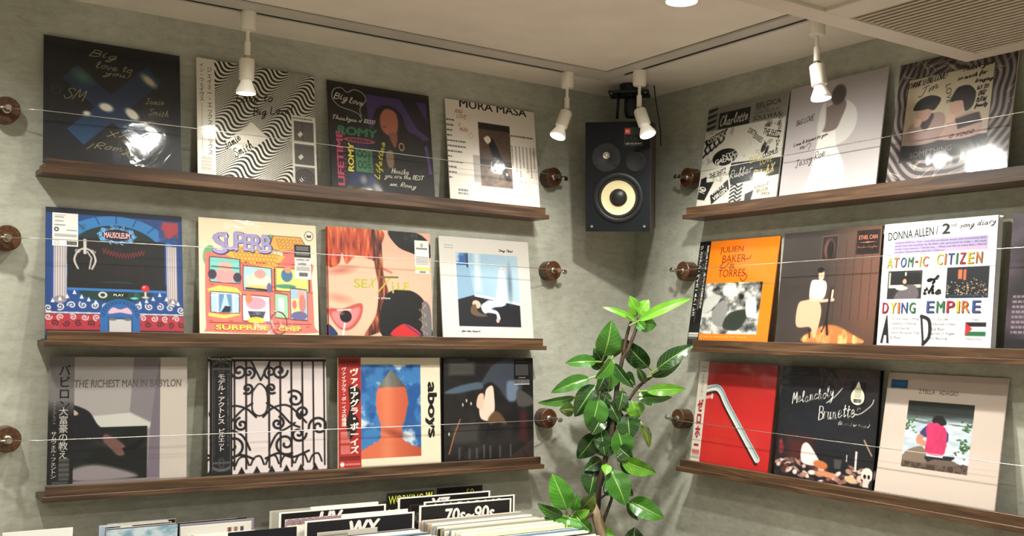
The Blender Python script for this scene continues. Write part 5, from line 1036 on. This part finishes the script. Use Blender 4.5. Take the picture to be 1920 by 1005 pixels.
def a_brown():
    a = Art((74, 66, 62)); a.mix(np.clip((a.u-.45)*2.2, 0, 1), (124, 84, 68)); a.mix(np.clip((a.v-.75)*2, 0, 1)*.6, (62, 50, 46))
    for k in range(6): a.line([(.50+k*.085, .10), (.50+k*.085, .80)], .004, (66, 44, 38), .006)
    a.rect(.415, .05, .585, .275, (112, 82, 70)); a.rect(.425, .06, .575, .265, (52, 44, 42)); a.ell(.50, .17, .055, .09, (118, 78, 64), 0, .02).ell(.51, .18, .035, .085, (36, 30, 30), 0, .01)
    a.blob([(.30, .99), (.42, .88), (.60, .84), (.80, .92), (.88, .99)], (196, 118, 66), .02); cv = a.cov(a.sd_poly(a._c), .02); f = fbm(a.n, 20, 8); a.mix(cv*np.clip((f-.5)*4, 0, 1), (240, 178, 112))
    a.blob([(.22, .66), (.30, .62), (.42, .62), (.47, .72), (.44, .90), (.40, .91), (.36, .86), (.22, .85)], (222, 168, 138), .01); a.blob([(.34, .46), (.38, .44), (.49, .46), (.50, .56), (.46, .62), (.35, .62), (.33, .56)], (240, 218, 196), .01); a.ell(.44, .40, .03, .05, (228, 182, 152), 0, .01).ell(.43, .355, .035, .025, (38, 30, 30), 0, .01); a.line([(.35, .6), (.46, .63), (.58, .62)], .026, (226, 178, 148), .01)
    a.line([(.56, .52), (.54, .64), (.53, .80), (.55, .92)], .022, (52, 36, 32), .01); a.line([(.53, .8), (.49, .9)], .014, (44, 32, 30), .01); a.line([(.57, .54), (.565, .60)], .018, (236, 206, 180), .01); a.line([(.36, .88), (.37, .95)], .014, (44, 32, 30), .01)
    return a
def st_brown():
    s = Art((36, 24, 22), 60); s.ring(.5, .5, .9, .9, .01, (36, 24, 22)); c = (212, 130, 96); s.t('ETHEL CAIN', .5, .30, .80, .17, c, bold=.01); s.poly([(.12, .51), (.5, .49), (.88, .51), (.5, .53)], c).ell(.5, .51, .06, .03, c); s.hand("Preacher's Daughter", .5, .72, .86, .14, c); s.line([(.03, .03), (.97, .03), (.97, .97), (.03, .97)], .014, (92, 56, 46), closed=True); return s
def a_diary():
    a = Art((232, 231, 232), 200); k_ = (40, 40, 42)
    a.t('DONNA ALLEN /', .27, .095, .46, .07, k_, rot=3, bold=.02).t('2', .57, .075, .075, .085, k_, bold=.05).t('nd', .635, .05, .045, .03, k_).hand('song diary', .835, .06, .30, .06, k_, rot=3)
    a.rect(.10, .145, .93, .255, (176, 164, 206)); a.rect(.52, .225, .92, .25, (206, 168, 200))
    for k, s in enumerate(['released 2024 on - free - recorded, produced, mixed, and mastered by Sadie', 'pedal steel and mandolin by Eli Allen, add. percussion by Sadie ... All roads', 'to the Town Interior - Charles Ives ... Water and Gas on every floor - Marcel']): a.t(s, .515, .165+k*.026, .80, .018, (96, 88, 116))
    a.t('of Glory, what are them good for? - Robinson', .34, .243, .45, .018, (96, 88, 116))
    cols = [(176, 40, 60), (62, 84, 150), (206, 176, 50), (62, 130, 84), (196, 110, 50)]
    def block(s, x0, y, cw, hh, sk=0):
        x = x0-cw*.4
        for i, ch in enumerate(s):
            f = {'I': .26, '-': .42}.get(ch, .80); c1 = cols[(i*2+len(s)) % 5]; c2 = cols[(i*3+1) % 5]
            h2 = hh*.16 if ch == '-' else hh; a.t(ch, x+cw*f/2+.005, y+.004, cw*f, h2, tuple(v*.55 for v in c1), bold=.02, shear=sk); a.t(ch, x+cw*f/2, y, cw*f*.95, h2*.96, c1, bold=.012, shear=sk)
            x += cw*(f+.20)
    block('ATOM-IC', .07, .325, .066, .085, .1); block('CITIZEN', .53, .315, .068, .09, .05); block('DYING', .06, .695, .073, .09); block('EMPIRE', .475, .69, .088, .095)
    p = Art((52, 50, 52), 100); p.rect(.03, .05, .97, .97, (206, 198, 178)).rect(.08, .0, .5, .5, (44, 44, 48)).rect(.55, .05, .97, .5, (34, 34, 38)).rect(0, .6, 1, 1, (54, 52, 58)); p.blob([(.3, .75), (.5, .55), (.75, .5), (.9, .7), (.85, 1), (.25, 1)], (112, 104, 108), .03).ell(.52, .36, .11, .18, (40, 32, 30), 0, .02).ell(.50, .38, .06, .09, (206, 166, 146), 0, .02).ell(.42, .62, .18, .07, (214, 206, 198), 0, .02); a.sub(.065, .395, .385, .625, p)
    p = Art((34, 40, 52), 100); p.rect(.27, .08, .37, .38, (222, 116, 70), .02).rect(.40, .08, .47, .42, (214, 106, 66), .02); p.mix(np.clip(p.v-.45, 0, 1), (20, 20, 26))
    for k in range(80): p.ell(random.uniform(.02, .98), random.gauss(.72, .13), random.uniform(.008, .02), random.uniform(.01, .02), (246, 206, 150), 0, .02)
    a.sub(.60, .385, .955, .625, p); a.rect(.60, .60, .955, .612, (44, 74, 120), .01)
    a.hand('of', .485, .475, .095, .06, k_, bold=.02).hand('the', .485, .555, .15, .07, k_, bold=.02)
    a.poly([(.03, .985), (.075, .755), (.085, .755), (.115, .985), (.09, .985), (.085, .92), (.065, .92), (.055, .985)], k_).line([(.40, .77), (.43, .985)], .02, k_).curve([(.40, .765), (.47, .80), (.48, .92), (.43, .985)], .03, k_)
    for k, s in enumerate(["Tip of an Angel's Wing", 'Nightmare of Dawning', 'Candle-Watching', 'Naked, Biological, Free', 'St. Peter']): a.t(s, .125+.0058*len(s), .787+k*.037, .0116*len(s), .026, (70, 68, 70), shear=.15)
    for k, s in enumerate(['Our Very Own', 'Telescope of Heart', 'Blue River', 'Spirits in Flight', "It's Raining"]): a.t(s, .49+.0063*len(s), .79+k*.037, .0126*len(s), .026, (70, 68, 70), shear=.15)
    a.rect(.785, .81, .955, .845, (34, 34, 36)).rect(.785, .845, .955, .88, (236, 236, 234)).rect(.785, .88, .955, .915, (40, 120, 76)).poly([(.785, .81), (.845, .862), (.785, .915)], (200, 44, 52)); a.t('FREE', .87, .79, .06, .016, (130, 128, 130)).t('PALESTINE', .865, .935, .13, .018, (130, 128, 130)); return a
def a_straw():
    a = Art((206, 40, 40)); a.mix(np.clip(.45-a.v, 0, 1)*1.2, (150, 34, 38)); a.mix(np.clip(.5-np.abs(a.u-.3)*2, 0, 1)*np.clip(a.v*2-.5, 0, 1)*.5, (220, 70, 40))
    s_ = (186, 200, 196); P = [(.0, .315), (.16, .268), (.26, .255), (.33, .30), (.44, .44), (.86, .90)]
    a.curve([(p[0]-.012, p[1]+.035) for p in P], .05, (86, 26, 28), .01); a.curve(P, .066, s_); a.curve([(p[0]+.012, p[1]-.012) for p in P], .016, (122, 158, 168)); a.curve([(p[0]-.018, p[1]+.018) for p in P], .012, (232, 226, 220)); a.line([(.0, .39), (.20, .345)], .030, (214, 160, 150)); a.ell(.205, .345, .014, .028, (226, 206, 196), 0, .01)
    return a
def obi_straw():
    o = Art((208, 200, 186), 70); o.vert('ヘックスエンター', .5, .22, .34, .26, (84, 76, 66)); o.rect(.2, .05, .8, .055, (150, 60, 56)); o.vert('ゼロホー', .5, .62, .62, .48, (176, 36, 60), .08); o.rect(.1, .895, .9, .93, (190, 90, 90)).small(.12, .94, .9, .955, 1, (190, 90, 90)); o.rect(0, .965, 1, .972, (120, 116, 104)); return o
def a_still():
    a = Art((30, 34, 40)); a.mix(np.clip(.6-np.hypot(a.u-.5, a.v-.45), 0, .5)*.6, (52, 62, 76)); a.rect(.12, .64, .38, .86, (92, 42, 40), .12)
    cols = [(206, 178, 166), (176, 132, 116), (150, 104, 90), (222, 204, 192), (120, 86, 78), (92, 50, 48)]
    for k in range(70): x = random.uniform(.02, .98); y = random.uniform(.86, .99)-.02*math.sin(x*9); a.ell(x, y, random.uniform(.02, .045), random.uniform(.012, .022), random.choice(cols), random.uniform(-40, 40), .01)
    a.blob([(.28, .72), (.34, .68), (.44, .78), (.48, .86), (.30, .86)], (226, 206, 202), .012); a.ell(.49, .855, .075, .035, (196, 112, 62), 6, .01); a.ell(.55, .93, .11, .025, (206, 132, 96), 4, .01); a.ell(.80, .945, .06, .03, (206, 170, 130), 8, .01)
    a.ell(.06, .76, .03, .05, (138, 40, 52), 0, .02).ell(.05, .70, .02, .03, (150, 46, 60), 0, .02); a.rect(.825, .70, .845, .86, (214, 200, 190)).rect(.74, .74, .75, .80, (206, 190, 180)); a.ell(.835, .865, .03, .008, (190, 176, 160)); a.poly([(.62, .79), (.70, .79), (.69, .87), (.63, .87)], (120, 112, 110), .01, .6)
    a.ell(.95, .885, .055, .06, (214, 200, 190), 0, .008).rect(.915, .92, .97, .99, (206, 190, 180), .008); a.ell(.93, .90, .014, .018, (40, 30, 30)).ell(.968, .90, .012, .018, (40, 30, 30)); a.line([(.90, .60), (.98, .72)], .014, (176, 146, 120), .01)
    w_ = (226, 222, 216); a.hand('Melancholy', .35, .27, .44, .15, w_, rot=12, bold=.006); a.hand('Brunettes', .63, .375, .42, .13, w_, rot=10, bold=.008); a.curve([(.50, .31), (.58, .25), (.65, .17)], .006, w_); a.curve([(.76, .38), (.84, .38), (.94, .30), (.96, .25)], .006, w_); a.hand('(& sad women)', .79, .475, .30, .035, w_); return a
def st_drop():
    s = Art((30, 34, 40), 70); s.blob([(.5, .0), (.68, .25), (.95, .55), (.9, .85), (.5, .99), (.1, .85), (.05, .55), (.32, .25)], (206, 202, 176)); s.small(.3, .25, .72, .68, 7, (120, 118, 100), .5); s.barcode(.22, .74, .78, .92); return s
def a_lake():
    a = Art((196, 181, 169)); a.t('ΣTELLA · ADAGIO', .455, .145, .33, .036, (74, 62, 56), bold=.003); p = Art((196, 206, 214), 150); p.noise((160, 176, 188), 3, 12, .4, .7, a=.7); p.rect(0, 0, 1, .17, (36, 44, 38)); p.mix(np.clip(.30-p.v, 0, .1)*10*.9, (44, 52, 48)); p.noise((90, 106, 108), 2, 30, .5, .6, (0, .2, 1, .34), .8)
    for cx, cy in [(.06, .38), (.05, .31), (.95, .35), (.90, .55), (.94, .63), (.88, .68)]:
        for k in range(16): p.ell(cx+random.gauss(0, .045), cy+random.gauss(0, .035), .02, .012, random.choice([(84, 128, 74), (56, 92, 56)]), random.uniform(-60, 60), .005)
    p.rect(0, .87, 1, 1, (112, 92, 78)); p.noise((70, 56, 50), 24, 16, .45, .6, (0, .86, 1, 1), .8); p.blob([(.0, .84), (.08, .74), (.28, .67), (.38, .78), (.42, .90), (.0, .90)], (134, 116, 98), .01); p.blob([(.42, .86), (.58, .80), (.80, .84), (.84, .90), (.4, .92)], (118, 98, 84), .01)
    p.blob([(.36, .80), (.60, .78), (.78, .76), (.74, .83), (.50, .84), (.40, .88)], (36, 40, 54), .01); p.rect(.37, .74, .62, .80, (220, 216, 216), .01); p.blob([(.20, .52), (.29, .45), (.33, .52), (.28, .56), (.36, .60), (.34, .66), (.2, .62)], (196, 134, 108), .008); p.blob([(.58, .55), (.64, .55), (.66, .64), (.60, .70)], (186, 124, 100), .008); p.blob([(.28, .40), (.34, .36), (.36, .52), (.24, .48)], (52, 68, 130), .008); p.blob([(.58, .40), (.66, .44), (.67, .56), (.59, .56)], (52, 68, 130), .008)
    p.blob([(.32, .36), (.46, .30), (.60, .36), (.645, .50), (.62, .76), (.36, .75), (.35, .55)], (214, 54, 104), .008); cv = p.cov(p.sd_poly(p._c), 0); p.mix(cv*np.clip((fbm(150, 8, 4)-.5)*3, 0, .5), (176, 40, 86)); p.blob([(.40, .26), (.45, .20), (.55, .20), (.62, .30), (.55, .335), (.48, .30), (.42, .31)], (36, 30, 28), .01)
    a.sub(.21, .225, .765, .77, p); return a
def st_blue():
    s = Art((34, 96, 150), 40); s.small(.1, .3, .9, .6, 2, (62, 124, 170)); return s
def a_plum():
    a = Art((44, 34, 44)); a.noise((96, 76, 98), 3, 3, .45, .7, a=.9); a.small(.04, .60, .5, .9, 8, (176, 166, 170), .5, .7); a.rect(0, .93, 1, 1, (32, 26, 32)); return a

HID = {BL[0]: .030, BL[1]: .058, BL[2]: .066, BR[0]: .026, BR[1]: .046, BR[2]: .066}
def record(label, side, s, th, db, base, w_, art, glossy=True, copies=0, back=(40, 38, 38), obi=None, sticker=None, sleeve=None, copy_label=None, hgt=W0):
    sn, cs_ = math.sin(th), math.cos(th)
    if side == 'L': M = Matrix(((1, 0, 0, s), (0, sn, -cs_, -db), (0, cs_, sn, base), (0, 0, 0, 1)))
    else: M = Matrix(((0, sn, -cs_, -db), (-1, 0, 0, -s), (0, cs_, sn, base), (0, 0, 0, 1)))
    def place(k): return M @ Matrix.Translation((0, .0006+.0048*k*math.tan(th), -.0048*k))
    t = thing('vinyl_record', label, 'record', place(0), 'records on the picture ledges')
    jm = mat('jacket_edge', back, .5)
    box('jacket', (0, 0, -.0034), (w_, hgt, 0), jm, t, .0006)
    hid = HID[base]*hgt; vis = hgt-hid          # the lip covers the lowest strip of the cover
    print_mesh('front_cover', art, w_-.0006, vis-.0006, M_wrap if glossy else M_print, t, .0004, (.0003, hid+.0003))
    if obi:
        oa, x0, wd = obi
        box('obi_strip', (x0*w_, .0004, .0006), ((x0+wd)*w_, hgt+.0004, .0013), mat('obi_paper', tuple(oa.img[5, 5]), .5), t)
        print_mesh('obi_print', oa, wd*w_, vis, M_print, t, .0014, (x0*w_, hid+.0004))['label'] = 'printed paper band with vertical lettering'
    for st in sticker or []:
        sa, x0, y0, x1, y1 = st
        print_mesh('hype_sticker', sa, (x1-x0)*w_, (y1-y0)*vis, M_print, t, .0011, (x0*w_, hgt-vis*y1))
    if sleeve:
        l_, r_, tp = sleeve
        bm = bmesh.new(); n = 14; z = .0026; g = [[bm.verts.new((-l_+(w_+l_+r_)*i/n, .001+(hgt+tp)*j/n, z+.0004*math.sin(i*1.3+j*.9+s*7))) for i in range(n+1)] for j in range(n+1)]
        for j in range(n):
            for i in range(n): bm.faces.new((g[j][i], g[j][i+1], g[j+1][i+1], g[j+1][i]))
        bm_obj('plastic_sleeve', bm, M_plastic, t, True)
    for k in range(1, copies+1):
        c = thing('vinyl_record', copy_label or 'further copy of a record, stacked directly behind it', 'record', place(k), 'copies stacked behind: '+label[:40])
        j = bpy.data.objects.new('jacket', t.children[0].data); C.objects.link(j); j.parent = c
    return t
L, R = 'L', 'R'; B0, B1, B2 = BL; Q0, Q1, Q2 = BR; e_ = .0005
record('navy record with big blue diagonal cross and gold handwriting, top left of the left wall', L, -1.8171, .180, .0661, B0, W0, a_cross(), True, 0, (20, 24, 34), sleeve=(.002, .004, .003))
record('black and white wavy striped record with a white lettering band', L, -1.4613, .155, .066, B0, W0, a_waves(), False, 0, (206, 202, 190), obi=(obi_waves(), -.006, .145), sleeve=(.002, .008, .003))
record('black and purple record with neon lettering and a white heart', L, -1.1057, .181, .0661, B0, W0, a_purple(), True, 0, (20, 20, 24), sleeve=(.003, .004, .004))
record('white record with brown photo in the middle, right end of the top left ledge', L, -.7362, .149, .0560, B0, W0, a_whitephoto(), True, 0, (206, 200, 190))
record('blue record framing a black arcade screen with columns and red joystick', L, -1.7982, .184, .0661, B1, W0, a_arcade(), True, 0, (24, 44, 84), sticker=[(st_arcade(), .045, .045, .225, .315)])
record('cream record with a cartoon brick house and purple bubble title', L, -1.4446, .151, .0661, B1, W0, a_house(), True, 1, (226, 210, 180), sticker=[(st_house(), .80, .185, .945, .50)], copy_label='cream edged copy behind the cartoon house record')
record('record with a close-up of orange hair, open mouth and dark lollipop', L, -1.0999, .108, .0621, B1, W0, a_hair(), True, 3, (196, 70, 70), sticker=[(st_hair(), .835, .075, .98, .395)], copy_label='red edged copy stacked behind the orange hair record')
record('white record with a photo of a pale blue figure upside down in a room', L, -.7492, .143, .0577, B1, .313, a_bluepic(), True, 0, (216, 212, 204))
record('grey record with a dark crouching figure and wide white right border', L, -1.7822, .094, .0626, B2, .318, a_room(), False, 0, (150, 144, 146), obi=(obi_room(), 0, .175), sleeve=(.006, .006, .005))
record('record with black wrought iron gate on pale pink and a black Japanese band', L, -1.4134, .098, .0656, B2, .317, a_gate(), False, 1, (40, 38, 42), obi=(obi_gate(), .02, .175), sleeve=(.006, .008, .003), copy_label='dark edged copy behind the wrought iron gate record')
record('cream record with red Japanese band and a grey cone against clouds', L, -1.0638, .077, .0612, B2, W0, a_cone(), False, 0, (214, 204, 182), obi=(obi_cone(), .005, .21), sleeve=(.003, .003, .005))
record('dark record with an upside-down figure in a blue denim shirt', L, -.7415, .056, .0661, B2, .308, a_dark(), True, 3, (26, 26, 28), sticker=[(st_dark(), .775, .015, .955, .27)], copy_label='black edged copy stacked behind the blue denim figure record')
record('black and white sticker collage record, left end of the top right ledge', R, .3512, .156, .0605, Q0, W0, a_collage(), False, 1, (190, 186, 176), sleeve=(.002, .003, .003), copy_label='edge of a second record behind the sticker collage record')
record('pale mauve record with a white disc and figure in a white dress, behind a spotlight', R, .6812, .1555, .066, Q0, W0, a_dress(), False, 1, (190, 184, 184), sleeve=(.003, .006, .004), copy_label='pale copy behind the white dress record')
record('record with coiled rope border around two dark-haired people', R, 1.0240, .190, .0661, Q0, .312, a_rope(), False, 0, (206, 190, 160), sleeve=(.002, .005, .003))
record('bright orange record with black and white photo and a black Japanese band', R, .3222, .164, .0601, Q1, W0, a_orange(), True, 0, (222, 120, 30), obi=(obi_orange(), -.004, .145), sleeve=(.002, .006, .002))
record('brown record with a pale figure seated in a dark panelled room', R, .6704, .1175, .0647, Q1, .319, a_brown(), True, 1, (60, 50, 46), sticker=[(st_brown(), .765, .03, .985, .235)], sleeve=(.004, .006, .004), copy_label='brown edged copy behind the panelled room record')
record('white record covered in coloured hand lettering with two photos and a small flag', R, 1.0013, .1005, .066, Q1, .300, a_diary(), False, 4, (206, 200, 208), sleeve=(.004, .018, .006), copy_label='white edged copy stacked behind the hand lettered record')
record('dark plum record cut off by the right edge of the picture', R, 1.3300, .12, .063, Q1, W0, a_plum(), True, 0, (40, 32, 40), sleeve=(.004, .004, .003))
record('bright red record with a bent silver drinking straw and a cream side band', R, .3400, .128, .0600, Q2, .304, a_straw(), True, 0, (170, 40, 40), obi=(obi_straw(), -.002, .125), sleeve=(.003, .012, .003))
record('black record with white script title and a banquet still life with skull', R, .6720, .110, .066, Q2, .316, a_still(), True, 3, (22, 22, 24), sticker=[(st_drop(), .735, .105, .875, .31)], copy_label='black edged copy stacked behind the still life record')
record('cream record with a square photo of a person in a pink vest by a lake', R, .9938, .190, .0650, Q2, W0, a_lake(), True, 0, (204, 190, 178), sticker=[(st_blue(), .035, .06, .185, .13)])
